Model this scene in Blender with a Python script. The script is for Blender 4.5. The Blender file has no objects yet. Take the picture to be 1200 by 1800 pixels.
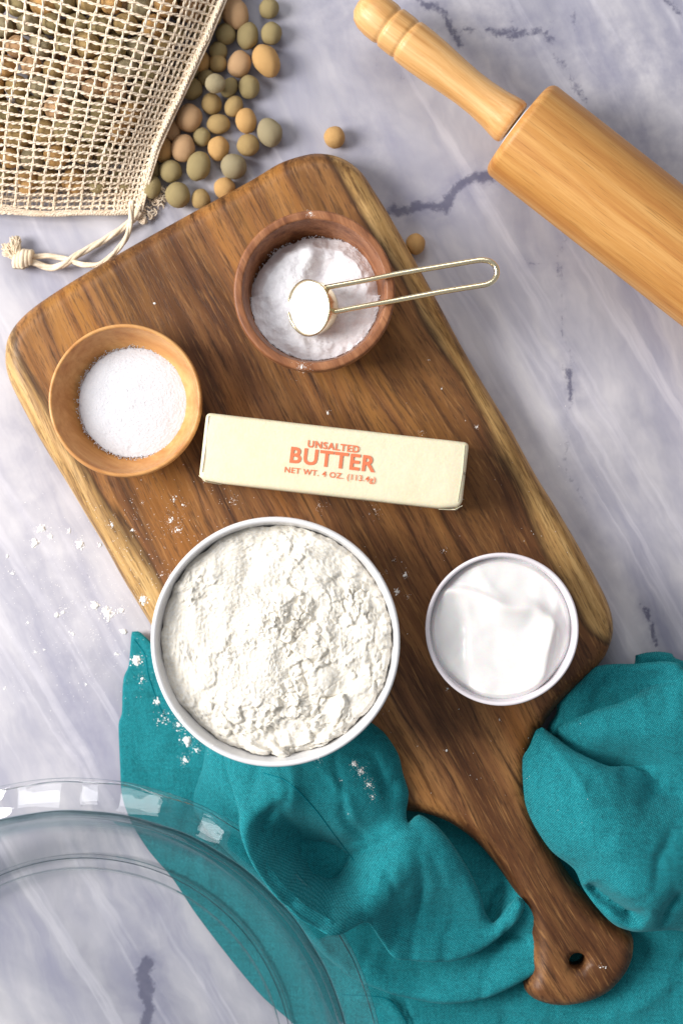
import bpy, bmesh, math, random
import numpy as np
from mathutils import Vector, Matrix, noise as mn, geometry as mg
R = math.radians
random.seed(7); rng = np.random.default_rng(7)

# ------------------------------------------------------------------ scene, camera, light
# lengths below are centimetres, S turns them into metres
S = 0.01
scene = bpy.context.scene
col = scene.collection
H = 75.0          # camera height over the countertop, cm
F = 2700.0        # focal length in photo pixels (1200 x 1800)
cam_data = bpy.data.cameras.new('camera'); cam = bpy.data.objects.new('camera', cam_data); col.objects.link(cam)
cam.location = (0, 0, H*S)
cam_data.sensor_fit = 'VERTICAL'; cam_data.sensor_height = 36; cam_data.lens = 54
cam_data.clip_start = 0.01; cam_data.clip_end = 20
cam_data.dof.use_dof = True; cam_data.dof.focus_distance = 0.705; cam_data.dof.aperture_fstop = 6.3
scene.camera = cam

world = bpy.data.worlds.new('World'); scene.world = world; world.use_nodes = True
bg = world.node_tree.nodes['Background']
bg.inputs[0].default_value = (0.94, 0.95, 1.0, 1); bg.inputs[1].default_value = 0.33

def area(name, loc, target, sx, sy, power, color):
    d = bpy.data.lights.new(name, 'AREA'); d.shape = 'RECTANGLE'; d.size = sx; d.size_y = sy
    d.energy = power; d.color = color
    o = bpy.data.objects.new(name, d); col.objects.link(o); o.location = loc
    o.rotation_euler = (Vector(target)-Vector(loc)).to_track_quat('-Z', 'Y').to_euler()
    return o
area('window_light', (-1.25, 0.12, 0.95), (0, 0, 0), 0.7, 0.8, 40, (1.0, 0.975, 0.95))
area('window_light_far', (-0.3, 1.15, 1.3), (0, 0, 0), 0.9, 0.6, 8, (0.97, 0.98, 1.0))
scene.view_settings.view_transform = 'Standard'; scene.view_settings.look = 'None'
scene.view_settings.exposure = 0.0; scene.view_settings.gamma = 1
try:
    scene.cycles.max_bounces = 14; scene.cycles.transmission_bounces = 12; scene.cycles.transparent_max_bounces = 12
except Exception: pass

# ------------------------------------------------------------------ helpers
def P(px, py, z=0.0):
    """photo pixel at height z (cm) -> x, y in cm"""
    k = (H-z)/F
    return ((px-600)*k, (900-py)*k)
def P3(px, py, z): x, y = P(px, py, z); return (x, y, z)

def link(name, me, mat=None, parent=None, loc=None, smooth=True):
    o = bpy.data.objects.new(name, me); col.objects.link(o)
    if mat is not None:
        for m in (mat if isinstance(mat, (list, tuple)) else [mat]): me.materials.append(m)
    if parent is not None: o.parent = parent
    if loc is not None: o.location = loc
    if smooth: me.shade_smooth()
    return o
def mesh_obj(name, v, f, mat=None, parent=None, loc=None, smooth=True):
    me = bpy.data.meshes.new(name)
    me.from_pydata([(a*S, b*S, c*S) for a, b, c in v], [], f); me.update()
    return link(name, me, mat, parent, loc, smooth)
def tag(o, label=None, cat=None, group=None, kind=None):
    for k, val in (('label', label), ('category', cat), ('group', group), ('kind', kind)):
        if val: o[k] = val
    return o
def empty(name, loc, label, cat, group=None, rz=0):
    o = bpy.data.objects.new(name, None); col.objects.link(o); o.location = [c*S for c in loc]; o.rotation_euler = (0, 0, rz)
    o.empty_display_size = 0.01
    return tag(o, label, cat, group)

def lathe(prof, seg=96, wob=0.0, seed=0):
    """prof: (r, z) list; r=0 ends collapse to one vertex"""
    v, f, rings = [], [], []
    for k, (r, z) in enumerate(prof):
        if r < 1e-6: rings.append([len(v)]); v.append((0, 0, z))
        else:
            ring = []
            for i in range(seg):
                a = 2*math.pi*i/seg
                rr = r*(1+wob*mn.noise(Vector((math.cos(a)*1.3, math.sin(a)*1.3, seed+z*.25))))
                ring.append(len(v)); v.append((rr*math.cos(a), rr*math.sin(a), z))
            rings.append(ring)
    for a, b in zip(rings, rings[1:]):
        if len(a) == 1 and len(b) == 1: continue
        for i in range(seg):
            j = (i+1) % seg
            if len(a) == 1: f.append((a[0], b[i], b[j]))
            elif len(b) == 1: f.append((a[i], b[0], a[j]))
            else: f.append((a[i], b[i], b[j], a[j]))
    return v, f
def arc(cx, cz, r, a0, a1, n=8, rx=None):
    rx = rx or r
    return [(cx+rx*math.cos(R(a0+(a1-a0)*i/n)), cz+r*math.sin(R(a0+(a1-a0)*i/n))) for i in range(n+1)]

def catmull(pts, step=0.2, closed=False):
    P_ = [np.array(p, float) for p in pts]; n = len(P_); out = []
    rngk = range(n if closed else n-1)
    for k in rngk:
        p1, p2 = P_[k], P_[(k+1) % n]
        p0 = P_[(k-1) % n] if (closed or k > 0) else 2*p1-p2
        p3 = P_[(k+2) % n] if (closed or k < n-2) else 2*p2-p1
        m = max(1, int(np.linalg.norm((p2-p1)[:2] if len(p1) < 4 else (p2-p1)[:2])/step))
        # centripetal-ish damping keeps corners from overshooting
        for i in range(m):
            t = i/m
            a = 0.5*((2*p1)+(-p0+p2)*t+(2*p0-5*p1+4*p2-p3)*t*t+(-p0+3*p1-3*p2+p3)*t**3)
            b = p1+(p2-p1)*t
            out.append(a*.85+b*.15)
    if not closed: out.append(P_[-1])
    return np.array(out)

def tube(v, f, path, rad, seg=6, closed=False, cap=True):
    """append a tube along path to v, f; rad: number or list"""
    path = [Vector(p) for p in path]; n = len(path); base = len(v)
    up = Vector((0, 0, 1))
    for i, p in enumerate(path):
        if closed: t = path[(i+1) % n]-path[i-1]
        else: t = path[min(i+1, n-1)]-path[max(i-1, 0)]
        t = t.normalized() if t.length > 1e-9 else Vector((1, 0, 0))
        s = t.cross(up); s = s.normalized() if s.length > 1e-4 else Vector((1, 0, 0))
        u = s.cross(t)
        r = rad[i] if hasattr(rad, '__len__') else rad
        for k in range(seg):
            a = 2*math.pi*k/seg
            q = p+s*(math.cos(a)*r)+u*(math.sin(a)*r); v.append(tuple(q))
    for i in range(n if closed else n-1):
        j = (i+1) % n
        for k in range(seg):
            l = (k+1) % seg
            f.append((base+i*seg+k, base+i*seg+l, base+j*seg+l, base+j*seg+k))
    if cap and not closed:
        f.append(tuple(base+k for k in reversed(range(seg))))
        f.append(tuple(base+(n-1)*seg+k for k in range(seg)))

def inside(poly, pts):
    x, y = pts[:, 0], pts[:, 1]; r = np.zeros(len(pts), bool)
    for i in range(len(poly)):
        x1, y1 = poly[i-1][:2]; x2, y2 = poly[i][:2]
        if y1 == y2: continue
        c = ((y1 > y) != (y2 > y)) & (x < (x2-x1)*(y-y1)/(y2-y1)+x1)
        r ^= c
    return r
def dist_poly(poly, pts, closed=True):
    """distance to a polyline and the parameter index of the nearest point"""
    best = np.full(len(pts), 1e9); bi = np.zeros(len(pts))
    n = len(poly); poly = np.asarray(poly, float)
    for i in range(n if closed else n-1):
        a = poly[i][:2]; b = poly[(i+1) % n][:2]; d = b-a; L = (d*d).sum()+1e-12
        t = np.clip(((pts-a)@d)/L, 0, 1); q = a+t[:, None]*d
        dd = np.hypot(*(pts-q).T); m = dd < best
        best[m] = dd[m]; bi[m] = i+t[m]
    return best, bi
def tps(ctrl):
    """thin-plate spline through (x, y, z)"""
    c = np.array(ctrl, float); n = len(c)
    def U(r2): return np.where(r2 > 1e-12, r2*np.log(np.maximum(r2, 1e-12)), 0)
    d2 = ((c[:, None, :2]-c[None, :, :2])**2).sum(-1)
    A = np.zeros((n+3, n+3)); A[:n, :n] = U(d2)+np.eye(n)*0.4
    A[:n, n] = 1; A[:n, n+1:] = c[:, :2]; A[n, :n] = 1; A[n+1:, :n] = c[:, :2].T
    w = np.linalg.solve(A, np.concatenate([c[:, 2], np.zeros(3)]))
    def g(p):
        d2 = ((p[:, None, :]-c[None, :, :2])**2).sum(-1)
        return U(d2)@w[:n]+w[n]+p@w[n+1:]
    return g
def vnoise(p, scale, seed=0.0, oct_=3):
    return np.array([mn.fractal(Vector((x*scale, y*scale, seed)), 1.0, 2.0, oct_) for x, y in p])
def jgrid(poly, step, inset, jit=0.25):
    lo = poly.min(0)[:2]; hi = poly.max(0)[:2]
    gx, gy = np.meshgrid(np.arange(lo[0], hi[0], step), np.arange(lo[1], hi[1], step))
    gx = gx+(np.arange(gx.shape[0])[:, None] % 2)*step*.5
    g = np.stack([gx.ravel(), gy.ravel()], 1)+rng.uniform(-jit, jit, (gx.size, 2))*step
    g = g[inside(poly, g)]
    d, _ = dist_poly(poly, g)
    return g[d > inset]
def offset_in(poly, d):
    p = np.asarray(poly)[:, :2]; t = np.roll(p, -1, 0)-np.roll(p, 1, 0)
    t /= np.maximum(np.hypot(*t.T)[:, None], 1e-9)
    nrm = np.stack([-t[:, 1], t[:, 0]], 1)
    area2 = np.sum(p[:, 0]*np.roll(p[:, 1], -1)-p[:, 1]*np.roll(p[:, 0], -1))
    if area2 < 0: nrm = -nrm
    return p+nrm*d
def fill(poly, step, rings, holes=()):
    """triangulated sheet: outline + inset rings + grid. returns pts (N,2), tris; the outline's vertices come first"""
    poly = np.asarray(poly)[:, :2]
    pts = [poly]; edges = [(i, (i+1) % len(poly)) for i in range(len(poly))]; base = len(poly)
    for h in holes:
        pts.append(np.asarray(h)); edges += [(base+i, base+(i+1) % len(h)) for i in range(len(h))]; base += len(h)
    for d in rings:
        q = offset_in(poly, d); dd, _ = dist_poly(poly, q); q = q[(dd > d*.9) & inside(poly, q)]
        pts.append(q)
    g = jgrid(poly, step, (max(rings) if len(rings) else 0)+step*.5)
    for h in holes:
        dd, _ = dist_poly(h, g); g = g[(dd > step*.4) & ~inside(np.asarray(h), g)]
    pts.append(g); allp = np.concatenate(pts)
    vs, es, fs, vo, eo, fo = mg.delaunay_2d_cdt([Vector(p) for p in allp], edges, [], 0, 1e-6)
    V = np.array([(a.x, a.y) for a in vs])
    T = np.array([t for t in fs if len(t) == 3])
    cen = V[T].mean(1); keep = inside(poly, cen)
    for h in holes: keep &= ~inside(np.asarray(h), cen)
    T = T[keep]
    # counter-clockwise
    a, b, c = V[T[:, 0]], V[T[:, 1]], V[T[:, 2]]
    fl = ((b-a)[:, 0]*(c-a)[:, 1]-(b-a)[:, 1]*(c-a)[:, 0]) < 0
    T[fl] = T[fl][:, ::-1]
    return V, T

# ------------------------------------------------------------------ materials
class NT:
    def __init__(s, name):
        s.m = bpy.data.materials.new(name); s.m.use_nodes = True; s.t = s.m.node_tree; s.n = s.t.nodes; s.b = s.n['Principled BSDF']
        s.out = s.n['Material Output']
        tc = s.n.new('ShaderNodeTexCoord'); mp = s.n.new('ShaderNodeMapping'); mp.inputs['Scale'].default_value = (100, 100, 100)
        s.t.links.new(tc.outputs['Object'], mp.inputs[0]); s.co = mp.outputs[0]      # centimetres
    def L(s, a, b): s.t.links.new(a, b)
    def sv(s, sock, v):
        if hasattr(v, 'links'): s.L(v, sock)
        else: sock.default_value = v
    def map(s, scale=(1, 1, 1), rot=(0, 0, 0), loc=(0, 0, 0), src=None):
        m = s.n.new('ShaderNodeMapping'); m.inputs['Scale'].default_value = scale; m.inputs['Rotation'].default_value = rot; m.inputs['Location'].default_value = loc
        s.L(src or s.co, m.inputs[0]); return m.outputs[0]
    def noise(s, scale, detail=4, rough=.55, dist=0, src=None, outc=0):
        n = s.n.new('ShaderNodeTexNoise'); n.inputs['Scale'].default_value = scale; n.inputs['Detail'].default_value = detail
        n.inputs['Roughness'].default_value = rough; n.inputs['Distortion'].default_value = dist
        s.L(src or s.co, n.inputs['Vector']); return n.outputs[outc]
    def wave(s, scale, src=None, dist=0, detail=2, dscale=1, direc='X', kind='SIN'):
        n = s.n.new('ShaderNodeTexWave'); n.bands_direction = direc; n.wave_profile = kind
        n.inputs['Scale'].default_value = scale; n.inputs['Distortion'].default_value = dist
        n.inputs['Detail'].default_value = detail; n.inputs['Detail Scale'].default_value = dscale
        s.L(src or s.co, n.inputs['Vector']); return n.outputs['Fac']
    def ramp(s, fac, stops):
        r = s.n.new('ShaderNodeValToRGB'); e = r.color_ramp.elements
        while len(e) > 1: e.remove(e[-1])
        e[0].position = stops[0][0]; e[0].color = s.c4(stops[0][1])
        for p, c in stops[1:]:
            k = e.new(p); k.color = s.c4(c)
        s.L(fac, r.inputs[0]); return r.outputs[0]
    @staticmethod
    def c4(c): return (c, c, c, 1) if not hasattr(c, '__len__') else (*c, 1) if len(c) == 3 else c
    def math(s, op, a, b=0.0, clamp=False):
        m = s.n.new('ShaderNodeMath'); m.operation = op; m.use_clamp = clamp; s.sv(m.inputs[0], a); s.sv(m.inputs[1], b); return m.outputs[0]
    def mix(s, fac, a, b, mode='MIX'):
        m = s.n.new('ShaderNodeMix'); m.data_type = 'RGBA'; m.blend_type = mode
        s.sv(m.inputs[0], fac); s.sv(m.inputs[6], s.c4(a) if not hasattr(a, 'links') else a); s.sv(m.inputs[7], s.c4(b) if not hasattr(b, 'links') else b)
        return m.outputs[2]
    def attr(s, name):
        a = s.n.new('ShaderNodeAttribute'); a.attribute_name = name; return a.outputs['Fac']
    def bump(s, h, dist=.02, strength=1.0):
        b = s.n.new('ShaderNodeBump'); b.inputs['Distance'].default_value = dist*S; b.inputs['Strength'].default_value = strength
        s.L(h, b.inputs['Height']); s.L(b.outputs[0], s.b.inputs['Normal'])
    def set(s, **k):
        for a, v in k.items(): s.sv(s.b.inputs[a.replace('_', ' ')], v)
        return s
def srgb(r, g, b):
    f = lambda c: (c/255/12.92) if c/255 <= .04045 else ((c/255+.055)/1.055)**2.4
    return (f(r), f(g), f(b))

def mat_marble():
    m = NT('marble')
    w = m.noise(.35, 3, outc=1)
    dv = m.n.new('ShaderNodeVectorMath'); dv.operation = 'MULTIPLY_ADD'
    m.L(w, dv.inputs[0]); dv.inputs[1].default_value = (1.3, 1.3, 0); m.L(m.co, dv.inputs[2])
    st = m.map((.9, .11, 1), src=m.map((1, 1, 1), (0, 0, R(-24)), src=dv.outputs[0]))
    s1 = m.noise(.40, 6, .62, .2, src=st)
    s2 = m.noise(.14, 5, .6, .6, src=m.map((1, .45, 1), src=m.map((1, 1, 1), (0, 0, R(-28)), src=dv.outputs[0])))
    dv2 = m.n.new('ShaderNodeVectorMath'); dv2.operation = 'MULTIPLY_ADD'; m.L(w, dv2.inputs[0]); dv2.inputs[1].default_value = (.45, .45, 0); m.L(m.co, dv2.inputs[2])
    st2 = m.map((1.0, .045, 1), (0, 0, 0), (4, 2, 0), src=m.map((1, 1, 1), (0, 0, R(-31)), src=dv2.outputs[0]))
    s3 = m.noise(.8, 4, .55, 0, src=st2)
    base = m.ramp(s2, [(.34, srgb(154, 153, 165)), (.46, srgb(180, 178, 186)), (.56, srgb(199, 196, 201)), (.68, srgb(213, 210, 213))])
    base = m.mix(m.ramp(s1, [(.32, .85), (.45, .35), (.56, 0)]), base, srgb(146, 146, 166))
    base = m.mix(m.ramp(s3, [(.55, 0), (.62, .32), (.67, 0)]), base, srgb(222, 219, 226))
    # soft grey halo and crackled dark core of the veins
    halo = m.math('MULTIPLY', m.attr('halo'), m.ramp(m.noise(.9, 4, .6), [(.3, .15), (.65, 1.0)]))
    base = m.mix(m.math('MULTIPLY', halo, .72), base, srgb(128, 128, 150))
    fine = m.noise(3.2, 5, .75, .5)
    core = m.math('ADD', m.attr('vein'), m.math('MULTIPLY', m.math('SUBTRACT', fine, .5), 1.6))
    core = m.math('MULTIPLY', m.ramp(core, [(.55, 0), (.95, 1)]), m.ramp(m.attr('vein'), [(.05, 0), (.4, 1)]))
    base = m.mix(m.math('MULTIPLY', core, .78), base, srgb(82, 82, 106))
    speck = m.ramp(m.noise(4.5, 2, .5), [(.74, 0), (.79, .35)])
    base = m.mix(speck, base, srgb(150, 150, 165))
    m.set(Base_Color=base, Roughness=m.ramp(m.noise(.8, 3), [(.3, .28), (.7, .42)]))
    m.b.inputs['Specular IOR Level'].default_value = .35
    m.bump(m.noise(14, 3), .003, .4)
    return m.m

def mat_wood(name, c_dark, c_mid, c_light, rot=0, sc=1.0, rough=.42, pores=1.0, long=.06, src_axis='X', stripe=None, spec=.4, wobble=2.2):
    """grain runs along local X after the rotation"""
    m = NT(name)
    co = m.map((1, 1, 1), (0, 0, rot) if src_axis == 'X' else (0, R(90), 0))
    wob = m.noise(.12*sc, 2, src=co, outc=1)
    v = m.n.new('ShaderNodeVectorMath'); v.operation = 'MULTIPLY_ADD'
    m.L(wob, v.inputs[0]); v.inputs[1].default_value = (0, wobble/sc, wobble*.45/sc); m.L(co, v.inputs[2])
    g = m.map((long, 1, 1), src=v.outputs[0])
    n1 = m.noise(1.3*sc, 5, .6, .2, src=g)
    n2 = m.noise(6*sc, 4, .65, 0, src=g)
    base = m.ramp(n1, [(.30, c_dark), (.47, c_mid), (.66, c_light)])
    base = m.mix(m.math('MULTIPLY', m.ramp(n2, [(.35, 1), (.55, 0)]), .38), base, c_dark)
    if stripe: base = m.mix(m.ramp(m.noise(.5*sc, 2, src=g), stripe[0]), base, stripe[1])
    po = m.noise(16*sc, 2, .5, src=m.map((long*.8, 1, 1), src=co))
    pm = m.ramp(po, [(.60, 0), (.70, 1)])
    base = m.mix(m.math('MULTIPLY', pm, .45*pores), base, tuple(c*.35 for c in c_dark))
    m.set(Base_Color=base, Roughness=m.ramp(n2, [(.3, rough+.08), (.7, rough-.05)]))
    m.b.inputs['Specular IOR Level'].default_value = spec
    m.bump(m.math('ADD', m.math('MULTIPLY', n2, .6), m.math('MULTIPLY', pm, -.5)), .008, .6)
    return m.m

def mat_board():
    m = NT('acacia_wood')
    co = m.co                                  # local: X across, Y along the board
    wob = m.noise(.10, 3, .5, src=m.map((1, .35, 1)), outc=1)
    v = m.n.new('ShaderNodeVectorMath'); v.operation = 'MULTIPLY_ADD'
    m.L(wob, v.inputs[0]); v.inputs[1].default_value = (3.2, 0, 0); m.L(co, v.inputs[2]); cw = v.outputs[0]
    # growth figure near the handle: rings that bend round
    gy = m.map((1, .055, .35), src=cw)
    n1 = m.noise(.95, 4, .6, .15, src=gy)
    n2 = m.noise(3.0, 5, .65, .1, src=gy)
    n3 = m.noise(13, 3, .7, 0, src=m.map((1, .07, .4), src=cw))
    heart = m.ramp(n1, [(.28, srgb(66, 40, 28)), (.42, srgb(104, 66, 46)), (.52, srgb(130, 86, 60)), (.64, srgb(160, 112, 76))])
    heart = m.mix(m.ramp(n2, [(.36, .85), (.44, .25), (.50, 0)]), heart, srgb(54, 32, 22))
    brd = m.noise(.32, 3, .5, .3, src=m.map((1, .12, 1), loc=(5, 3, 0), src=cw))
    heart = m.mix(m.ramp(brd, [(.36, .75), (.46, .2), (.52, 0)]), heart, srgb(70, 40, 26))
    heart = m.mix(m.ramp(brd, [(.52, 0), (.62, .55)]), heart, srgb(152, 96, 54))
    gold = m.math('MULTIPLY', m.attr('gold'), m.ramp(m.noise(1.5, 3, src=gy), [(.38, .1), (.6, .85)]))
    heart = m.mix(m.math('MULTIPLY', gold, .75), heart, srgb(168, 116, 68))
    # concentric cathedral figure
    ring = m.attr('ring')
    rw = m.math('FRACT', m.math('ADD', m.math('MULTIPLY', ring, 1.0), m.math('MULTIPLY', m.noise(.5, 3, src=m.map((1, .5, 1))), 1.3)))
    rm = m.ramp(rw, [(0, 0), (.55, .1), (.9, .65), (1, 0)])
    heart = m.mix(m.math('MULTIPLY', m.math('MULTIPLY', rm, m.attr('ringw')), .6), heart, srgb(74, 42, 26))
    sap = m.ramp(n2, [(.32, srgb(112, 82, 56)), (.46, srgb(166, 128, 86)), (.60, srgb(196, 158, 112))])
    sap = m.mix(m.ramp(m.noise(1.8, 4, .6, src=m.map((1, .09, 1), loc=(3, 1, 0), src=cw)), [(.56, 0), (.64, .6), (.68, .1)]), sap, srgb(96, 66, 42))
    edge = m.math('ADD', m.attr('sap'), m.math('MULTIPLY', m.math('SUBTRACT', m.noise(.9, 4, src=gy), .5), .55))
    base = m.mix(m.ramp(edge, [(.02, 0), (.12, 1)]), heart, sap)
    line = m.ramp(edge, [(-.0, 0), (.001, .1), (.05, .85), (.13, .5), (.2, 0)])
    base = m.mix(line, base, srgb(58, 34, 22))
    po = m.ramp(n3, [(.53, 0), (.63, 1)])
    base = m.mix(m.math('MULTIPLY', po, .5), base, srgb(46, 26, 16))
    hi = m.ramp(m.noise(9, 3, .6, src=m.map((1, .06, .4), loc=(7, 0, 0), src=cw)), [(.55, 0), (.7, .35)])
    base = m.mix(hi, base, srgb(182, 132, 90))
    hs = m.n.new('ShaderNodeHueSaturation'); hs.inputs['Saturation'].default_value = 1.06; hs.inputs['Hue'].default_value = .508; hs.inputs['Value'].default_value = 1.08
    m.L(base, hs.inputs['Color'])
    m.set(Base_Color=hs.outputs[0], Roughness=m.ramp(n3, [(.35, .40), (.65, .55)]))
    m.b.inputs['Specular IOR Level'].default_value = .3
    m.bump(m.math('ADD', m.math('MULTIPLY', n3, .5), m.math('MULTIPLY', po, -.6)), .01, .7)
    return m.m

def mat_cloth():
    m = NT('teal_linen')
    a = m.map((1, 1, .2), (0, 0, R(33)))
    wx = m.wave(4.0, src=m.map((1, 1, 0), (0, 0, R(33))), dist=2.6, detail=3, dscale=3)
    wy = m.wave(4.0, src=m.map((1, 1, 0), (0, 0, R(33))), dist=2.6, detail=3, dscale=3, direc='Y')
    weave = m.math('MULTIPLY', wx, wy)
    sl = m.noise(5, 4, .6, src=m.map((1, .08, 1), (0, 0, R(33))))
    sl2 = m.noise(5, 4, .6, src=m.map((.08, 1, 1), (0, 0, R(33))))
    c = m.mix(m.ramp(m.math('ADD', sl, sl2), [(.8, 0), (1.2, 1)]), srgb(0, 108, 117), srgb(10, 128, 137))
    c = m.mix(m.math('MULTIPLY', weave, .62), c, srgb(92, 192, 198))
    c = m.mix(m.ramp(m.noise(14, 4, .8), [(.36, .7), (.6, 0)]), c, srgb(0, 76, 86))
    m.set(Base_Color=c, Roughness=.88)
    m.b.inputs['Specular IOR Level'].default_value = .15
    m.b.inputs['Sheen Weight'].default_value = .12; m.b.inputs['Sheen Roughness'].default_value = .5
    m.b.inputs['Sheen Tint'].default_value = (.5, .9, .95, 1)
    m.bump(m.math('ADD', weave, m.math('MULTIPLY', m.noise(7, 4, .7), 1.2)), .015, .8)
    return m.m

def mat_powder(name, c1, c2, grain, bumpd, rough=.95, sss=.0, sparkle=False):
    m = NT(name)
    n = m.noise(grain, 5, .75)
    c = m.mix(m.ramp(n, [(.35, 1), (.6, 0)]), c1, c2)
    m.set(Base_Color=c, Roughness=rough)
    m.b.inputs['Specular IOR Level'].default_value = .2
    if sss: m.b.inputs['Subsurface Weight'].default_value = sss; m.b.inputs['Subsurface Scale'].default_value = .0015
    m.bump(m.math('ADD', n, m.noise(grain*2.3, 3, .7)), bumpd, .9)
    return m.m

def mat_plain(name, c, rough=.4, spec=.5, metal=0, bumpn=None, var=None, **k):
    m = NT(name)
    base = c
    if var: base = m.mix(m.ramp(m.noise(var[1], 4, .6), [(.3, 0), (.7, 1)]), c, var[0])
    m.set(Base_Color=m.c4(base) if not hasattr(base, 'links') else base, Roughness=rough, Metallic=metal)
    m.b.inputs['Specular IOR Level'].default_value = spec
    for a, v_ in k.items(): m.b.inputs[a.replace('_', ' ')].default_value = v_
    if bumpn: m.bump(m.noise(bumpn[0], 4, .65), bumpn[1], .8)
    return m.m

M = {}
M['marble'] = mat_marble(); M['board'] = mat_board(); M['cloth'] = mat_cloth()
M['pin'] = mat_wood('rubberwood', srgb(180, 120, 60), srgb(198, 142, 76), srgb(212, 160, 94), long=.035, sc=1.6, rough=.44, pores=.9, wobble=.7)
M['pin_handle'] = mat_wood('beech_wood', srgb(190, 136, 76), srgb(220, 170, 108), srgb(232, 190, 134), long=.04, sc=1.3, rough=.38, pores=.3, wobble=.7)
M['salt_bowl'] = mat_wood('mahogany_wood', srgb(104, 60, 36), srgb(146, 94, 60), srgb(172, 118, 80), rot=R(60), long=.1, sc=1.6, rough=.45, pores=1.0)
M['sugar_bowl'] = mat_wood('olive_wood', srgb(176, 116, 62), srgb(204, 148, 88), srgb(218, 168, 108), rot=R(30), long=.15, sc=.6, rough=.4, pores=.2)
M['flour'] = mat_powder('flour', srgb(243, 240, 233), srgb(236, 226, 206), 9, .035)
M['dust'] = mat_plain('loose_flour', srgb(250, 248, 244), .95, .1)
M['salt'] = mat_powder('salt', srgb(248, 247, 250), srgb(234, 232, 238), 22, .02, .8)
M['sugar'] = mat_powder('sugar', srgb(232, 232, 236), srgb(220, 222, 230), 20, .03, .6)
M['ceramic'] = mat_plain('white_ceramic', srgb(230, 229, 230), .22, .5, var=(srgb(226, 225, 226), .6))
M['ceramic2'] = mat_plain('pinkish_white_ceramic', srgb(230, 224, 228), .2, .5, var=(srgb(224, 216, 222), .6))
M['cream'] = mat_plain('sour_cream', srgb(234, 232, 230), .28, .5, Subsurface_Weight=.3, Subsurface_Scale=.004)
M['butter'] = mat_plain('butter_wrapper', srgb(232, 223, 194), .5, .3, var=(srgb(228, 217, 184), .5), bumpn=(1.6, .045), Subsurface_Weight=.15, Subsurface_Scale=.004)
M['print'] = mat_plain('orange_print', srgb(228, 122, 84), .6, .3)
M['gold'] = mat_plain('pale_gold_metal', srgb(240, 226, 190), .22, .5, 1.0)
M['steel'] = mat_plain('white_plastic_collar', srgb(206, 204, 206), .4, .5)
M['cord'] = mat_plain('natural_cotton', srgb(246, 230, 206), .95, .15, var=(srgb(226, 204, 172), 3), bumpn=(11, .05))
M['net'] = mat_plain('cotton_net_thread', srgb(250, 236, 216), .95, .15, var=(srgb(230, 208, 180), 4), bumpn=(16, .03))
M['glass'] = mat_plain('clear_glass', (.965, .99, .985), 0.0, .5, Transmission_Weight=1.0, IOR=1.47)
def thin_glass(m):
    # a thin shell: light passes nearly straight through, more is mirrored and tinted where the wall is seen edge on
    t = m.node_tree; n = t.nodes; pr = n['Principled BSDF']; out = n['Material Output']; L = t.links.new
    lw = n.new('ShaderNodeLayerWeight'); lw.inputs[0].default_value = .5
    def mr(a, b, c, d):
        r = n.new('ShaderNodeMapRange'); r.inputs[1].default_value = a; r.inputs[2].default_value = b; r.inputs[3].default_value = c; r.inputs[4].default_value = d
        L(lw.outputs['Facing'], r.inputs[0]); return r.outputs[0]
    pw = n.new('ShaderNodeMath'); pw.operation = 'POWER'; pw.inputs[1].default_value = 3.2; L(lw.outputs['Facing'], pw.inputs[0])
    ma = n.new('ShaderNodeMath'); ma.operation = 'MULTIPLY_ADD'; ma.inputs[1].default_value = .9; ma.inputs[2].default_value = .05; L(pw.outputs[0], ma.inputs[0])
    mx = n.new('ShaderNodeMix'); mx.data_type = 'RGBA'; L(mr(.45, .95, 0, 1), mx.inputs[0]); mx.inputs[6].default_value = (.995, .998, .998, 1); mx.inputs[7].default_value = (.16, .42, .46, 1)
    tr = n.new('ShaderNodeBsdfTransparent'); L(mx.outputs[2], tr.inputs[0])
    gl = n.new('ShaderNodeBsdfGlossy'); gl.inputs['Roughness'].default_value = .03
    a = n.new('ShaderNodeMixShader'); L(ma.outputs[0], a.inputs[0]); L(tr.outputs[0], a.inputs[1]); L(gl.outputs[0], a.inputs[2])
    b = n.new('ShaderNodeMixShader'); L(mr(.6, .9, 0, .6), b.inputs[0])
    L(a.outputs[0], b.inputs[1]); L(pr.outputs[0], b.inputs[2]); L(b.outputs[0], out.inputs[0])
thin_glass(M['glass'])
for nm, a, b in (('tan', srgb(222, 180, 120), srgb(204, 156, 96)), ('pink', srgb(214, 176, 134), srgb(196, 154, 112)), ('olive', srgb(180, 162, 116), srgb(156, 138, 96)), ('grey', srgb(182, 168, 134), srgb(158, 144, 112)), ('mixed', srgb(194, 164, 112), srgb(172, 144, 94))):
    M['bean_'+nm] = mat_plain('dried_bean_'+nm, a, .68, .3, var=(tuple(q*.92 for q in b), 2.2), bumpn=(6, .05))
M['seam'] = mat_plain('hem_stitch', srgb(0, 112, 124), .95, .1)

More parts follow.
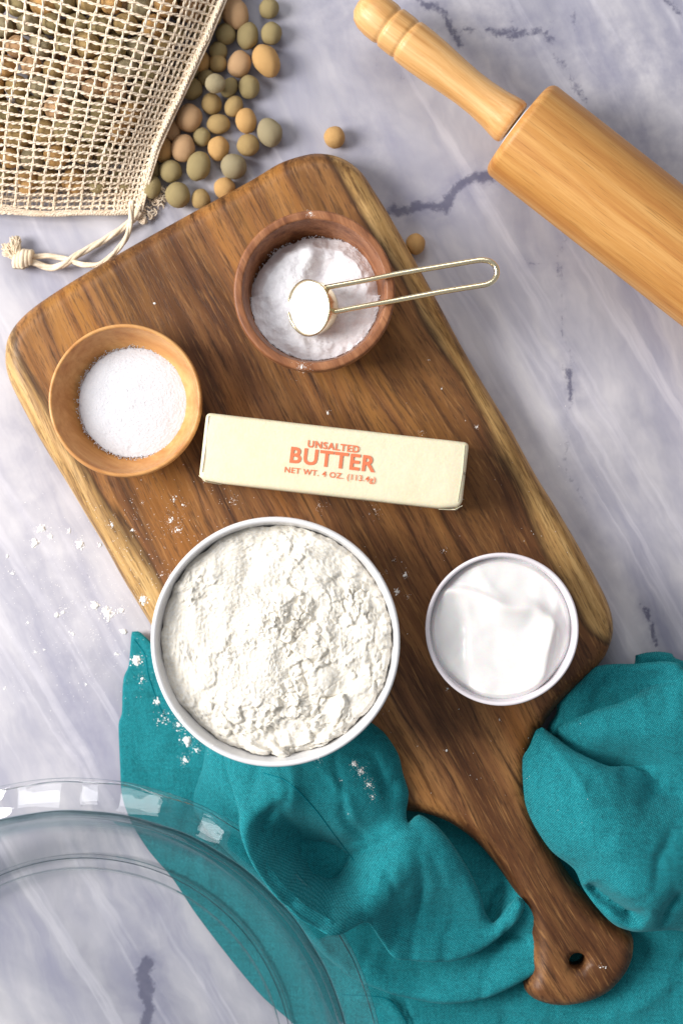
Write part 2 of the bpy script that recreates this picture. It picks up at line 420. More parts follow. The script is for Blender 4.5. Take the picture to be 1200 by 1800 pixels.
# ------------------------------------------------------------------ countertop
veins = [  # px points, width cm, strength
 ([(728, -10), (745, 8), (768, 4), (785, 30), (790, 55), (812, 82)], .22, 1.0),
 ([(815, 50), (832, 54)], .22, .9), ([(858, 58), (895, 63), (920, 49), (950, 54), (972, 66)], .2, .95),
 ([(893, -10), (897, 30), (900, 60)], .16, .55), ([(968, 15), (971, 45)], .15, .7), ([(1004, 15), (1009, 55)], .16, .7),
 ([(950, 55), (975, 95), (1002, 128), (1008, 155), (1026, 182)], .16, .75), ([(1160, -10), (1195, 22)], .2, .8),
 ([(688, 364), (706, 368), (732, 364), (756, 366), (777, 368), (800, 336), (822, 316), (862, 309)], .26, 1.15),
 ([(628, 225), (650, 262), (676, 300), (684, 340)], .12, .55), ([(655, 95), (662, 120)], .14, .6), ([(700, 128), (715, 142)], .16, .7),
 ([(986, 405), (985, 480), (990, 583), (1002, 640), (1005, 700), (994, 765), (998, 830), (1030, 900)], .14, .62),
 ([(985, 465), (986, 500)], .14, .8), ([(1001, 655), (1006, 705)], .2, 1.0), ([(922, 458), (950, 466)], .14, .7), ([(985, 640), (987, 655)], .12, .7),
 ([(1130, 1060), (1138, 1090), (1152, 1130)], .15, 1.1), ([(1131, 900), (1129, 1060)], .10, .35),
 ([(262, 1690), (250, 1715), (258, 1750), (252, 1800), (240, 1850)], .26, 1.3), ([(270, 1590), (262, 1640), (262, 1690)], .3, .45),
 ([(150, 930), (153, 1100), (140, 1300), (146, 1500), (135, 1600)], .25, .42), ([(60, 980), (85, 1060), (120, 1160)], .5, .3),
 ([(170, 1235), (195, 1260)], .3, .4), ([(20, 600), (60, 820), (75, 960)], .6, .25), ([(380, 1600), (400, 1660), (430, 1720)], .3, .4)]
halos = [([(600, -20), (900, 60), (1250, 120)], 3.2, .8), ([(1060, 130), (1150, 260)], 2.4, .8), ([(850, 100), (1010, 280)], 1.8, .45), ([(880, 700), (960, 900), (1060, 1000)], 1.6, .35), ([(862, 312), (930, 420), (985, 470)], .8, .45), ([(975, 60), (1060, 120), (1200, 180)], .9, .5), ([(1030, 900), (1090, 1000), (1135, 1070)], .7, .45), ([(1026, 182), (1100, 300), (1200, 420)], .9, .35), ([(560, 0), (640, 120), (720, 260), (760, 350)], .6, .35), ([(1005, 700), (1080, 800), (1200, 950)], .6, .3), ([(640, 230), (700, 360), (860, 320)], 1.6, .6),
         ([(900, 60), (1020, 200), (1150, 330)], 1.6, .5), ([(760, 0), (800, 90), (900, 200)], 1.2, .5), ([(986, 420), (1004, 700), (1030, 950)], 1.0, .4),
         ([(40, 760), (80, 960), (140, 1230), (150, 1500)], 1.8, .5), ([(60, 420), (160, 470), (300, 520)], 2.0, .25), ([(250, 1600), (255, 1850)], 1.5, .5), ([(20, 1000), (60, 1300)], 1.6, .3)]
def build_countertop():
    nx, ny = 240, 330
    x = np.linspace(-24, 24, nx); y = np.linspace(-33, 33, ny)
    # outer skirts of the same sheet reach far past the frame
    x = np.concatenate([[-110, -70, -40], x, [40, 70, 110]]); y = np.concatenate([[-90, -60, -42], y, [42, 60, 90]])
    gx, gy = np.meshgrid(x, y); p = np.stack([gx.ravel(), gy.ravel()], 1)
    wob = np.stack([vnoise(p, .9, 1.5, 3), vnoise(p, .9, 9.5, 3)], 1)*.28
    q = p+wob
    vein = np.zeros(len(p)); halo = np.zeros(len(p))
    for pts, w, s in veins:
        pl = [P(*a) for a in pts]; d, _ = dist_poly(pl, q, False)
        w = w*1.35; vein = np.maximum(vein, s*np.exp(-(d/w)**2)); halo = np.maximum(halo, .9*s*np.exp(-(d/(w*3.0))**2))
    for pts, w, s in halos:
        pl = [P(*a) for a in pts]; d, _ = dist_poly(pl, q, False); halo = np.maximum(halo, s*np.exp(-(d/w)**2))
    W, Hh = len(x), len(y)
    v = [(a, b, 0.0) for a, b in p]
    f = [(j*W+i, j*W+i+1, (j+1)*W+i+1, (j+1)*W+i) for j in range(Hh-1) for i in range(W-1)]
    # slab sides and underside
    n0 = len(v); cor = [(x[0], y[0]), (x[-1], y[0]), (x[-1], y[-1]), (x[0], y[-1])]
    v += [(a, b, 0) for a, b in cor]+[(a, b, -3) for a, b in cor]
    for i in range(4):
        j = (i+1) % 4; f.append((n0+i, n0+4+i, n0+4+j, n0+j))
    f.append((n0+7, n0+6, n0+5, n0+4))
    o = mesh_obj('countertop', v, f, M['marble'], smooth=False)
    for nm, arr in (('vein', vein), ('halo', halo)):
        at = o.data.attributes.new(nm, 'FLOAT', 'POINT'); at.data.foreach_set('value', np.concatenate([arr, np.zeros(8)]).astype(np.float32))
    tag(o, 'grey white marble countertop with dark blue veins', kind='structure')
build_countertop()

# ------------------------------------------------------------------ cutting board
BT = 2.2
AX = np.array([.479, -.878])        # along the board, towards the handle (world x, y)
PX = np.array([.878, .479])         # across the board, towards its right edge
def board():
    z = 1.1
    out = [(10, 627), (13, 600), (24, 577), (42, 556), (67, 535), (110, 506), (160, 475), (225, 437), (300, 395), (380, 351), (440, 318), (488, 289),
           (520, 277), (553, 270), (585, 273), (612, 284), (636, 304), (660, 340), (686, 382), (733, 465), (767, 527), (808, 604), (850, 677), (894, 749), (939, 832), (980, 898), (1022, 970),
           (1060, 1042), (1074, 1080), (1076, 1115), (1063, 1152), (1040, 1180), (1010, 1207), (978, 1240), (950, 1280), (933, 1330), (930, 1385), (945, 1440), (970, 1490), (1005, 1545), (1045, 1590), (1085, 1620),
           (1104, 1636), (1112, 1650), (1110, 1680), (1098, 1708), (1072, 1738), (1040, 1756), (1000, 1765), (965, 1764), (936, 1754), (922, 1740), (920, 1722), (926, 1703), (930, 1670), (929, 1640), (920, 1605), (900, 1562), (868, 1515), (830, 1474), (790, 1446),
           (755, 1432), (715, 1425), (660, 1425), (580, 1432), (520, 1425), (470, 1390), (435, 1345), (390, 1285), (340, 1215), (290, 1138), (264, 1096), (218, 1020), (187, 964), (155, 911), (117, 847), (83, 793), (50, 735), (22, 680), (12, 650)]
    W = np.array([P(a, b, z) for a, b in out])
    O = np.array(P(10, 620, z))
    loc = np.stack([(W-O)@PX, (W-O)@(-AX)], 1)       # local X across, local Y towards the far (top) end
    poly = catmull(loc, .22, True)
    c = np.array(P(1015, 1691, BT)); hc = np.array([(c-O)@PX, (c-O)@(-AX)])
    hole = np.array([hc+.42*np.array([math.cos(a), math.sin(a)]) for a in np.linspace(0, 2*math.pi, 28, endpoint=False)])
    rr, rz = 1.0, 1.35
    rings = [.02, .07, .15, .26, .4, .6, .8, 1.0]
    V, T = fill(poly, .42, rings, [hole])
    d, _ = dist_poly(poly, V)
    def prof(d): t = np.clip(1-d/rr, 0, 1); return rz*(1-np.sqrt(np.maximum(1-t**2.3, 0)))
    zt = BT-prof(d)
    dh, _ = dist_poly(hole, V)
    on_h = dh < 1e-3
    zt = zt-.12*np.exp(-(dh/.10)**2)
    # underside: less rounded
    t = np.clip(1-d/.8, 0, 1); zb = .0+.55*(1-np.sqrt(np.maximum(1-t**2, 0)))
    n = len(V)
    v = [(a, b, c_) for (a, b), c_ in zip(V, zt)]+[(a, b, c_) for (a, b), c_ in zip(V, zb)]
    f = [tuple(t_) for t_ in T]+[(t_[2]+n, t_[1]+n, t_[0]+n) for t_ in T]
    def bridge(cnt, start):
        for i in range(cnt):
            a, b = start+i, start+(i+1) % cnt; f.append((a, b, b+n, a+n))
    bridge(len(poly), 0); bridge(len(hole), len(poly))
    me_o = mesh_obj('cutting_board', v, f, M['board'])
    bm = bmesh.new(); bm.from_mesh(me_o.data); bmesh.ops.recalc_face_normals(bm, faces=bm.faces); bm.to_mesh(me_o.data); bm.free()
    me_o.data.shade_smooth()
    ang = math.atan2(PX[1], PX[0])
    me_o.location = (O[0]*S, O[1]*S, .004*S*0+.0003); me_o.rotation_euler = (0, 0, ang)
    # figure attributes: sapwood strips, golden area, cathedral rings
    lp = lambda px, py: ((np.array(P(px, py, BT))-O)@PX, (np.array(P(px, py, BT))-O)@(-AX))
    rl = [lp(*q) for q in [(540, 200), (572, 285), (600, 340), (628, 388), (703, 490), (733, 560), (767, 618), (800, 663), (839, 732), (869, 804), (903, 859), (922, 912), (953, 982), (1000, 1060), (1025, 1120), (1060, 1170), (1120, 1230)]]
    ll = [lp(*q) for q in [(20, 560), (32, 617), (63, 667), (85, 700), (120, 765), (167, 833), (174, 849), (199, 887), (246, 958), (286, 1024), (330, 1100), (400, 1230), (450, 1330), (520, 1450)]]
    XY = np.array([(a[0], a[1]) for a in v])
    def side(line, sign):
        L = np.array(line); o_ = np.argsort(L[:, 1]); bx = np.interp(XY[:, 1], L[o_, 1], L[o_, 0])
        s = (XY[:, 0]-bx)*sign
        return s
    sap = np.maximum(side(rl, 1), side(ll, -1))
    lo = lp(1000, 1110)[1]
    sap = np.where(XY[:, 1] < lo, sap-(lo-XY[:, 1])*.45, sap)       # no sapwood in neck and handle
    gold = np.exp(-((XY[:, 0]-3.5)/3.5)**2)*np.clip((XY[:, 1]+16)/14, 0, 1)+.8*np.exp(-((XY[:, 0]-14.5)/3.0)**2)*np.clip((XY[:, 1]+22)/10, 0, 1)
    ho = np.array(lp(1015, 1600)); rc = np.array(lp(800, 1180))
    r1 = np.hypot((XY[:, 0]-ho[0])*1.0, (XY[:, 1]-ho[1])*.45); r2 = np.hypot((XY[:, 0]-rc[0])*1.0, (XY[:, 1]-rc[1])*.42)
    ring = np.minimum(r1*1.3, r2*.8); rw = np.clip((lp(760, 1000)[1]-XY[:, 1])/6, 0, 1)
    for nm, arr in (('sap', np.clip(sap*.35, -1, 1)), ('gold', gold), ('ring', ring), ('ringw', rw)):
        at = me_o.data.attributes.new(nm, 'FLOAT', 'POINT'); at.data.foreach_set('value', arr.astype(np.float32))
    tag(me_o, 'long walnut brown wooden cutting board with pale edge strips and a holed handle', 'cutting board')
board()

# ------------------------------------------------------------------ napkin: layers of one folded cloth
def layer(outline, ctrl, zo, V0, F0, A0, r=.45, step=.2, creases=(), wr=.06, seed=0, tuck=.35, low=.6, drop=1.0):
    """outline: (px, py[, w]) w = how strongly the rim rolls down; ctrl: (px, py, z); creases: (points, depth, width)"""
    pts = []
    for q in outline:
        w = q[2] if len(q) > 2 else 1.0
        pts.append((*P(q[0], q[1], zo), w))
    poly = catmull(pts, .16, True)
    V, T = fill(poly, step, [.02, .06, .12, .2, .32, .45])
    g = tps([(*P(a, b, c), c) for a, b, c in ctrl])
    z = g(V)
    d, bi = dist_poly(poly, V)
    w = np.interp(bi, np.arange(len(poly)+1), np.append(poly[:, 2], poly[0, 2]))
    for cp, dep, wid in creases:
        cl = [P(a, b, zo) for a, b in cp]; dd, ci = dist_poly(cl, V, False)
        fade = np.clip(np.minimum(ci, len(cl)-1-ci)*1.6, 0.0, 1)**.7
        z -= dep*(.55*np.exp(-(dd/wid)**2)+.45*np.exp(-dd/(wid*.55)))*fade
    z += wr*(vnoise(V, .35, seed+3.3, 3))+wr*.35*vnoise(V, 1.5, seed+7.7, 3)-.24*np.clip(.22-np.abs(vnoise(V*np.array([1, .55]), .42, seed+5.1, 2)), 0, 1)/.22*np.clip(vnoise(V, .22, seed+8.8, 1)+.35, 0, 1)
    t = np.clip(1-d/r, 0, 1); z -= w*drop*r*(1-np.sqrt(np.maximum(1-t**2, 0)))
    z -= .06*np.clip(.16-np.abs(vnoise(V*np.array([.6, 1.1]), 1.1, seed+2.1, 2)), 0, 1)/.16*np.clip(vnoise(V, .3, seed+4.8, 1)+.25, 0, 1)
    z = np.maximum(z, .12)
    n = len(poly); base = len(V0)
    V0.extend([(a, b, c) for (a, b), c in zip(V, z)]); F0.extend([tuple(int(k)+base for k in t_) for t_ in T])
    # rim curls under the cloth
    prev = list(range(n)); rim = V[:n]; zr = z[:n]
    for k, (din, dz) in enumerate(((.03, .12), (.12, .24), (tuck, low*.6), (tuck*1.6, low))):
        q = offset_in(np.c_[rim], din); st = len(V0)
        wk = w[:n]
        V0.extend([(a, b, max(.06+.01*k*0, c-dz*max(m_, .25))) for (a, b), c, m_ in zip(q, zr, wk)])
        for i in range(n):
            j = (i+1) % n; a, b = (base if k == 0 else st-n)+i, (base if k == 0 else st-n)+j
            F0.append((b, a, st+i, st+j))
    return poly

V0, F0 = [], []
# lowest sheet
layer([(233, 1110), (243, 1109), (258, 1120), (330, 1190), (420, 1240), (600, 1300), (900, 1300), (1060, 1260), (1340, 1200), (1340, 1960), (640, 1960), (560, 1850), (513, 1800), (461, 1754), (408, 1692),
       (344, 1608), (303, 1546), (262, 1498), (232, 1450), (214, 1400), (210, 1338), (208, 1275), (214, 1254), (216, 1210), (219, 1188), (227, 1170), (230, 1135)],
      [(220, 1120, .5), (260, 1200, .55), (230, 1300, .3), (300, 1300, .4), (330, 1400, .35), (260, 1420, .2), (300, 1500, .16), (400, 1600, .16), (520, 1700, .18), (560, 1800, .2), (650, 1780, .5), (800, 1790, .9), (900, 1790, .8), (1000, 1790, .9),
       (1120, 1740, .9), (1180, 1780, 1.0), (1150, 1680, .7), (1250, 1700, .8), (1200, 1400, .7), (1100, 1250, .5), (600, 1300, .3), (480, 1850, .2)],
      .3, V0, F0, None, r=.12, step=.24, wr=.10, seed=1, tuck=.1, low=.16,
      creases=[([(238, 1128), (256, 1150), (262, 1190), (280, 1240), (300, 1275)], .09, .08), ([(610, 1745), (680, 1755), (720, 1800)], -.5, .35),
               ([(690, 1740), (712, 1775), (735, 1810)], .3, .12), ([(900, 1785), (960, 1797), (1040, 1815)], .28, .13), ([(1020, 1790), (1100, 1770), (1200, 1700)], -.25, .6)])
# middle fold, under the rolled edge and down to the bottom of the frame
layer([(352, 1250, .3), (358, 1310), (354, 1350), (344, 1380), (334, 1408), (338, 1440), (375, 1482), (418, 1520), (468, 1570), (518, 1625), (560, 1672), (606, 1713), (650, 1735), (700, 1752), (775, 1763), (850, 1756), (925, 1724), (985, 1690), (1010, 1600),
       (950, 1500), (850, 1420), (740, 1380), (650, 1300), (560, 1270), (440, 1255)],
      [(360, 1280, 1.0), (350, 1380, .9), (370, 1350, 1.9), (395, 1330, 2.5), (400, 1400, 2.3), (430, 1450, 2.6), (365, 1440, 1.3), (410, 1500, 1.9), (470, 1530, 2.3), (520, 1600, 2.2), (580, 1660, 2.0), (640, 1700, 1.9), (600, 1600, 1.6), (700, 1735, 1.9), (780, 1735, 2.0), (780, 1710, 1.6),
       (850, 1730, 1.9), (900, 1700, 1.8), (930, 1680, 1.6), (880, 1650, 1.2), (905, 1600, 1.9), (920, 1640, 1.6), (850, 1560, .6), (800, 1480, .5), (740, 1450, .7), (600, 1400, 1.0), (500, 1300, 1.4), (700, 1550, .8), (885, 1570, 1.0)],
      1.8, V0, F0, None, r=.5, step=.22, wr=.08, seed=2, low=1.0,
      creases=[([(396, 1466), (430, 1480), (475, 1522), (500, 1560)], .5, .22), ([(868, 1655), (900, 1652), (932, 1660)], .6, .18), ([(890, 1560), (875, 1600), (862, 1640)], .8, .25), ([(520, 1640), (570, 1690), (640, 1722)], .25, .2)])
# the big billow with its rolled edge and hollow
layer([(388, 1290, .1), (386, 1320, .9), (400, 1370, .9), (421, 1420), (424, 1446), (438, 1482), (458, 1514), (490, 1550), (530, 1583), (572, 1606), (600, 1612), (640, 1610), (655, 1628), (673, 1660), (695, 1686), (750, 1698), (800, 1701), (850, 1688), (888, 1662), (916, 1632), (928, 1606), (915, 1590),
       (895, 1612), (874, 1640), (858, 1620), (850, 1590), (829, 1543), (795, 1488), (767, 1456), (738, 1440), (718, 1452, .8), (716, 1435), (720, 1402), (710, 1368), (701, 1332), (677, 1296), (648, 1274), (610, 1262, .2), (500, 1275, .0), (430, 1268, .0)],
      [(420, 1290, 2.9), (480, 1300, 3.2), (560, 1300, 3.3), (640, 1290, 3.0), (690, 1330, 2.95), (712, 1400, 2.9), (708, 1440, 2.9), (650, 1350, 3.5), (590, 1350, 3.8), (530, 1345, 3.9),
       (395, 1340, 3.0), (410, 1380, 3.6), (436, 1435, 5.0), (470, 1410, 5.0), (505, 1385, 5.0), (450, 1385, 4.2), (440, 1340, 3.5), (545, 1390, 4.3), (600, 1410, 4.0), (655, 1430, 3.5),
       (585, 1530, .5), (560, 1508, 1.2), (545, 1545, 2.2), (525, 1490, 2.4), (500, 1450, 3.6), (468, 1475, 4.2), (495, 1510, 3.7), (610, 1510, 1.6), (640, 1490, 2.5), (670, 1470, 3.0), (560, 1450, 3.2), (600, 1470, 2.9),
       (442, 1470, 5.2), (464, 1508, 5.3), (500, 1548, 5.3), (540, 1580, 5.3), (590, 1594, 5.1), (640, 1588, 4.6), (610, 1560, 3.2), (640, 1545, 3.7),
       (700, 1476, 3.9), (660, 1510, 3.8), (750, 1480, 3.7), (740, 1560, 3.5), (800, 1560, 3.0), (835, 1610, 2.4), (680, 1640, 3.4), (760, 1675, 3.0), (820, 1670, 2.6), (860, 1660, 2.3), (905, 1620, 2.6), (850, 1640, 2.0), (740, 1640, 2.7), (800, 1625, 2.3)],
      3.6, V0, F0, None, r=.5, step=.17, wr=.09, seed=5, low=.75, tuck=.3,
      creases=[([(714, 1462), (680, 1480), (640, 1505), (600, 1532), (575, 1545)], .45, .2), ([(500, 1400), (470, 1430), (455, 1470)], .3, .35), ([(432, 1300), (455, 1350), (440, 1400)], .25, .3),
               ([(600, 1590), (645, 1600), (665, 1635)], .25, .18), ([(640, 1330), (690, 1400)], .18, .25), ([(560, 1340), (610, 1400), (630, 1450)], -.15, .2), ([(730, 1480), (745, 1560), (735, 1640)], .2, .25), ([(775, 1500), (800, 1580)], -.15, .2), ([(690, 1500), (670, 1560)], .15, .2)])
# right-hand folds
layer([(1118, 1168), (1124, 1152), (1153, 1146), (1180, 1149), (1200, 1162), (1340, 1190), (1340, 1300), (1120, 1300)],
      [(1120, 1160, .9), (1155, 1155, 1.2), (1200, 1180, 1.1), (1300, 1250, 1.2), (1130, 1250, 1.0)], 1.0, V0, F0, None, r=.4, step=.3, seed=8, low=.6)
layer([(970, 1290), (984, 1262), (986, 1240), (998, 1226), (1022, 1202), (1050, 1175), (1085, 1168), (1112, 1167), (1160, 1161), (1187, 1164), (1210, 1178), (1340, 1200), (1340, 1440), (1050, 1440), (990, 1350)],
      [(985, 1275, 1.5), (1000, 1235, 1.8), (1050, 1185, 2.2), (1110, 1178, 2.7), (1160, 1172, 3.1), (1195, 1178, 3.2), (1060, 1215, 2.6), (1045, 1240, 1.7), (1100, 1225, 2.5), (1020, 1255, 2.1), (1150, 1200, 2.6), (1200, 1230, 3.4), (1300, 1300, 3.2), (1100, 1350, 2.2), (1000, 1350, 1.5), (1150, 1300, 3.0), (1200, 1400, 3)],
      2.4, V0, F0, None, r=.45, step=.2, wr=.12, seed=11, low=1.4, creases=[([(1075, 1180), (1055, 1215), (1050, 1240)], .45, .28), ([(1010, 1225), (1003, 1262)], .2, .15)])
layer([(986, 1300), (987, 1284), (1005, 1270), (1050, 1247), (1090, 1235), (1130, 1214), (1158, 1196, .7), (1180, 1186, .15), (1240, 1185, 0), (1340, 1200, 0), (1340, 1520, 0), (1050, 1470, 0), (1000, 1380, .5)],
      [(992, 1290, 2.4), (1010, 1280, 2.9), (1050, 1260, 3.3), (1095, 1248, 3.5), (1135, 1226, 3.5), (1160, 1205, 3.2), (1185, 1190, 3.2), (1220, 1200, 3.5), (1300, 1250, 3.4), (1060, 1300, 3.3), (1010, 1310, 2.6), (1050, 1335, 2.4), (1120, 1280, 3.8), (1180, 1290, 3.9),
       (1080, 1350, 2.1), (1130, 1355, 2.4), (1175, 1360, 3.0), (1250, 1380, 3.2), (1300, 1450, 3.3), (1100, 1420, 2.2), (1040, 1400, 2)],
      3.0, V0, F0, None, r=.4, step=.2, wr=.10, seed=14, low=1.2, creases=[([(1120, 1222), (1150, 1202), (1185, 1192)], .5, .2)])
layer([(950, 1291), (960, 1287), (982, 1302), (1010, 1322), (1040, 1337), (1075, 1351), (1107, 1353, .7), (1135, 1362, .2), (1165, 1372, 0), (1200, 1395, 0), (1340, 1400, 0), (1340, 1668), (1200, 1653), (1150, 1650), (1120, 1650), (1090, 1640), (1060, 1612), (1033, 1576), (1016, 1540), (976, 1508), (946, 1464), (930, 1425), (925, 1380), (925, 1342), (936, 1322)],
      [(955, 1300, 3.1), (935, 1345, 3.2), (935, 1390, 3.2), (950, 1440, 3.3), (985, 1500, 3.4), (1020, 1530, 3.4), (1045, 1580, 3.5), (1080, 1620, 3.5), (1120, 1640, 3.3), (1170, 1642, 2.6), (1250, 1650, 2.4), (1000, 1340, 3.9), (1050, 1360, 4.1), (1090, 1362, 3.7), (1120, 1366, 3.3), (1150, 1375, 2.9), (1190, 1390, 3.1), (1300, 1410, 3.4),
       (1000, 1420, 4.6), (1060, 1430, 4.9), (1060, 1500, 5.1), (1110, 1400, 4.1), (1140, 1450, 4.6), (1120, 1530, 5.2), (1100, 1575, 5.0), (1150, 1600, 4.6), (1180, 1520, 4.9), (1200, 1450, 4.2), (1200, 1600, 3.8), (1280, 1550, 4), (1150, 1630, 3.6)],
      4.0, V0, F0, None, r=.45, step=.15, wr=.10, seed=17, low=1.3, tuck=.3,
      creases=[([(1036, 1560), (1060, 1582), (1085, 1598), (1108, 1612), (1132, 1618)], 1.5, .42), ([(1168, 1640), (1172, 1600), (1195, 1560)], .5, .3), ([(1010, 1345), (1000, 1400), (1010, 1470)], .14, .4), ([(1120, 1420), (1160, 1400), (1215, 1410)], .35, .5), ([(1080, 1440), (1040, 1480)], .16, .4), ([(960, 1300), (1010, 1360), (1030, 1400)], -.18, .22), ([(1190, 1440), (1150, 1500), (1140, 1560)], .22, .3)])
nap = mesh_obj('napkin', V0, F0, M['cloth'])
tag(nap, 'crumpled teal linen napkin lying around the handle of the cutting board', 'napkin')

# ------------------------------------------------------------------ bowls
def bowl(name, px, py, zr, prof, mat, label, cat='bowl', wob=.004, seg=128, seed=0, base=BT):
    x, y = P(px, py, zr)
    v, f = lathe(prof, seg, wob, seed)
    o = mesh_obj(name, v, f, mat, loc=(x*S, y*S, (base+.03)*S))
    bm = bmesh.new(); bm.from_mesh(o.data); bmesh.ops.recalc_face_normals(bm, faces=bm.faces); bm.to_mesh(o.data); bm.free(); o.data.shade_smooth()
    tag(o, label, cat); return o, x, y
def smooth_prof(pts, n=6):
    return [tuple(q) for q in catmull([(a, b) for a, b in pts], .12, False)]

# salt bowl: thick upright wall
sp = [(0, 0), (2.6, 0)]+arc(2.6, .35, .35, -90, -20, 6)[1:]+[(3.2, 1.0), (3.55, 2.0), (3.66, 2.9), (3.64, 3.35)]+arc(3.52, 3.38, .11, 0, 90, 5)+arc(3.33, 3.38, .10, 90, 180, 5)+[(3.18, 3.1), (3.10, 2.6), (3.0, 1.8), (2.75, 1.0), (2.2, .5), (1.2, .32), (0, .3)]
bowl('salt_bowl', 552, 511, BT+3.48, sp, M['salt_bowl'], 'dark reddish wooden bowl holding salt and a wire handled scoop', seed=3)
# sugar bowl: shallow, thin rim
sp = [(0, 0), (1.6, 0)]+arc(1.6, .3, .3, -90, -30, 4)[1:]+[(2.5, .55), (3.1, 1.1), (3.42, 1.7), (3.52, 2.2), (3.50, 2.42)]+arc(3.41, 2.45, .09, 0, 180, 8)+[(3.26, 2.2), (3.1, 1.7), (2.8, 1.2), (2.2, .7), (1.2, .42), (0, .36)]
bowl('sugar_bowl', 220, 704, BT+2.5, sp, M['sugar_bowl'], 'shallow light tan wooden bowl filled with white sugar', seed=8)
# flour bowl
fb = [(0, .12), (2.4, .12), (2.5, 0), (2.8, 0), (2.95, .2), (3.9, .9), (4.7, 2.1), (5.2, 3.6), (5.42, 5.0), (5.47, 5.42)]+arc(5.35, 5.44, .12, 0, 180, 10)+[(5.16, 5.0), (4.98, 3.8), (4.5, 2.4), (3.7, 1.2), (2.4, .6), (0, .5)]
bowl('flour_bowl', 484, 1128, BT+5.55, fb, M['ceramic'], 'large white ceramic bowl heaped with flour', wob=.008, seed=5)
# sour cream bowl
cb = [(0, .1), (1.6, .1), (1.7, 0), (1.95, 0), (2.1, .2), (2.8, .9), (3.2, 2.0), (3.38, 3.2), (3.44, 3.75)]+arc(3.35, 3.78, .09, 0, 180, 10)+[(3.22, 3.5), (3.1, 2.6), (2.8, 1.6), (2.1, .8), (1.0, .45), (0, .4)]
bowl('sour_cream_bowl', 882, 1106, BT+3.87, cb, M['ceramic2'], 'small white ceramic bowl of sour cream at the right edge of the board', wob=.006, seed=6)

def heap(name, cx, cy, z0, rad, hfun, mat, label, cat, n=150, edge_noise=.03, skirt=1.2, grains=0, gsize=.03, seed=0, rest=None):
    """disc-shaped surface with polar grid; hfun(x, y, rho) -> height above z0 ; x, y local"""
    v, f = [], []; nr = n; na = int(n*2.6)
    v.append((0, 0, hfun(0, 0, 0)))
    for i in range(1, nr+1):
        rho = (i/nr)**.85
        for k in range(na):
            a = 2*math.pi*k/na
            rr = rad*(1+edge_noise*mn.fractal(Vector((math.cos(a)*6, math.sin(a)*6, seed)), 1, 2, 4)) if not callable(rad) else rad(a)
            x, y = rr*rho*math.cos(a), rr*rho*math.sin(a)
            v.append((x, y, hfun(x, y, rho)))
    for k in range(na): f.append((0, 1+k, 1+(k+1) % na))
    for i in range(nr-1):
        for k in range(na):
            l = (k+1) % na; a = 1+i*na
            f.append((a+k, a+na+k, a+na+l, a+l))
    # closed underneath
    st = len(v); b = 1+(nr-1)*na
    for k in range(na): x, y, z = v[b+k]; v.append((x*.72, y*.72, z-skirt))
    for k in range(na):
        l = (k+1) % na; f.append((b+k, st+k, st+l, b+l))
    f.append(tuple(st+k for k in reversed(range(na))))
    # loose grains at the rim
    for g in range(grains):
        a = random.uniform(0, 2*math.pi); k = int(a/(2*math.pi)*na) % na; x, y, z = v[b+k]
        s = gsize*random.uniform(.5, 1.2); e = random.gauss(.02, .06); x, y = x*(1+e/max(1, math.hypot(x, y))), y*(1+e/max(1, math.hypot(x, y)))
        z += random.uniform(0, .03)+max(0, e)*.4
        i0 = len(v); rot = Matrix.Rotation(random.uniform(0, 3), 3, Vector((random.random(), random.random(), random.random()+.1)).normalized())
        for c in ((-1, -1, -1), (1, -1, -1), (1, 1, -1), (-1, 1, -1), (-1, -1, 1), (1, -1, 1), (1, 1, 1), (-1, 1, 1)):
            q = rot@(Vector(c)*s); v.append((x+q.x, y+q.y, z+q.z))
        for q in ((0, 3, 2, 1), (4, 5, 6, 7), (0, 1, 5, 4), (1, 2, 6, 5), (2, 3, 7, 6), (3, 0, 4, 7)): f.append(tuple(i0+t for t in q))
    o = mesh_obj(name, v, f, mat, loc=(cx*S, cy*S, z0*S))
    return tag(o, label, cat)

# flour
def ridge(x, y, s, seed): return 1-abs(mn.fractal(Vector((x*s, y*s, seed)), 1.0, 2.0, 4))*2
fx, fy = P(484, 1128, BT+5.55)
def hsh(c, k): return (math.sin(c.x*127.1+c.y*311.7+k*74.7)*43758.5453) % 1.0
def cells(x, y, sc, k, tilt):
    wx = .22/sc*mn.noise(Vector((x*sc*1.7, y*sc*1.7, k))); wy = .22/sc*mn.noise(Vector((x*sc*1.7, y*sc*1.7, k+9)))
    d, pts = mn.voronoi(Vector(((x+wx)*sc, (y+wy)*sc, k*3.7))); c = pts[0]
    h = hsh(c, k); a = hsh(c, k+1)*6.283; e = min(1, (d[1]-d[0])*9)
    return (h*.7+tilt*((x*sc-c.x)*math.cos(a)+(y*sc-c.y)*math.sin(a)))*e, h
def fh(x, y, rho):
    dome = .30*(1-rho**2)-(.22*max(0, rho-.96)/.04)+.10*mn.noise(Vector((x*1.1, y*1.1, 6)))
    n = .34*mn.fractal(Vector((x*.33, y*.33, 4.2)), 1, 2, 3)
    side = min(1, max(0, .5+(x*.8-y*.35)/5))                       # crumbly towards the lower right
    c1, h1 = cells(x, y, .75, 1, .9); c2, h2 = cells(x, y, 1.7, 2, .8); c3, h3 = cells(x, y, 3.6, 3, .7)
    k1 = min(1, max(0, (h1-.62)*5))*(.25+.75*side); m_ = .12+.88*min(1, max(0, .35+.3*side+2.2*mn.noise(Vector((x*.42, y*.42, 3)))))
    z = dome+n+.30*c1*k1+.30*c2*(.3+.7*side)*m_*(1-.6*k1)+.12*c3*m_*(1-.75*k1)
    z += .05*mn.fractal(Vector((x*1.3, y*1.3, 2)), .9, 2, 3)+.035*mn.fractal(Vector((x*8, y*8, 5)), .6, 2, 3)*(1-.5*k1)
    z -= .35*math.exp(-((x-.1)**2/2.2+(y-2.3)**2/.25))             # a furrow where the flour was levelled
    return z
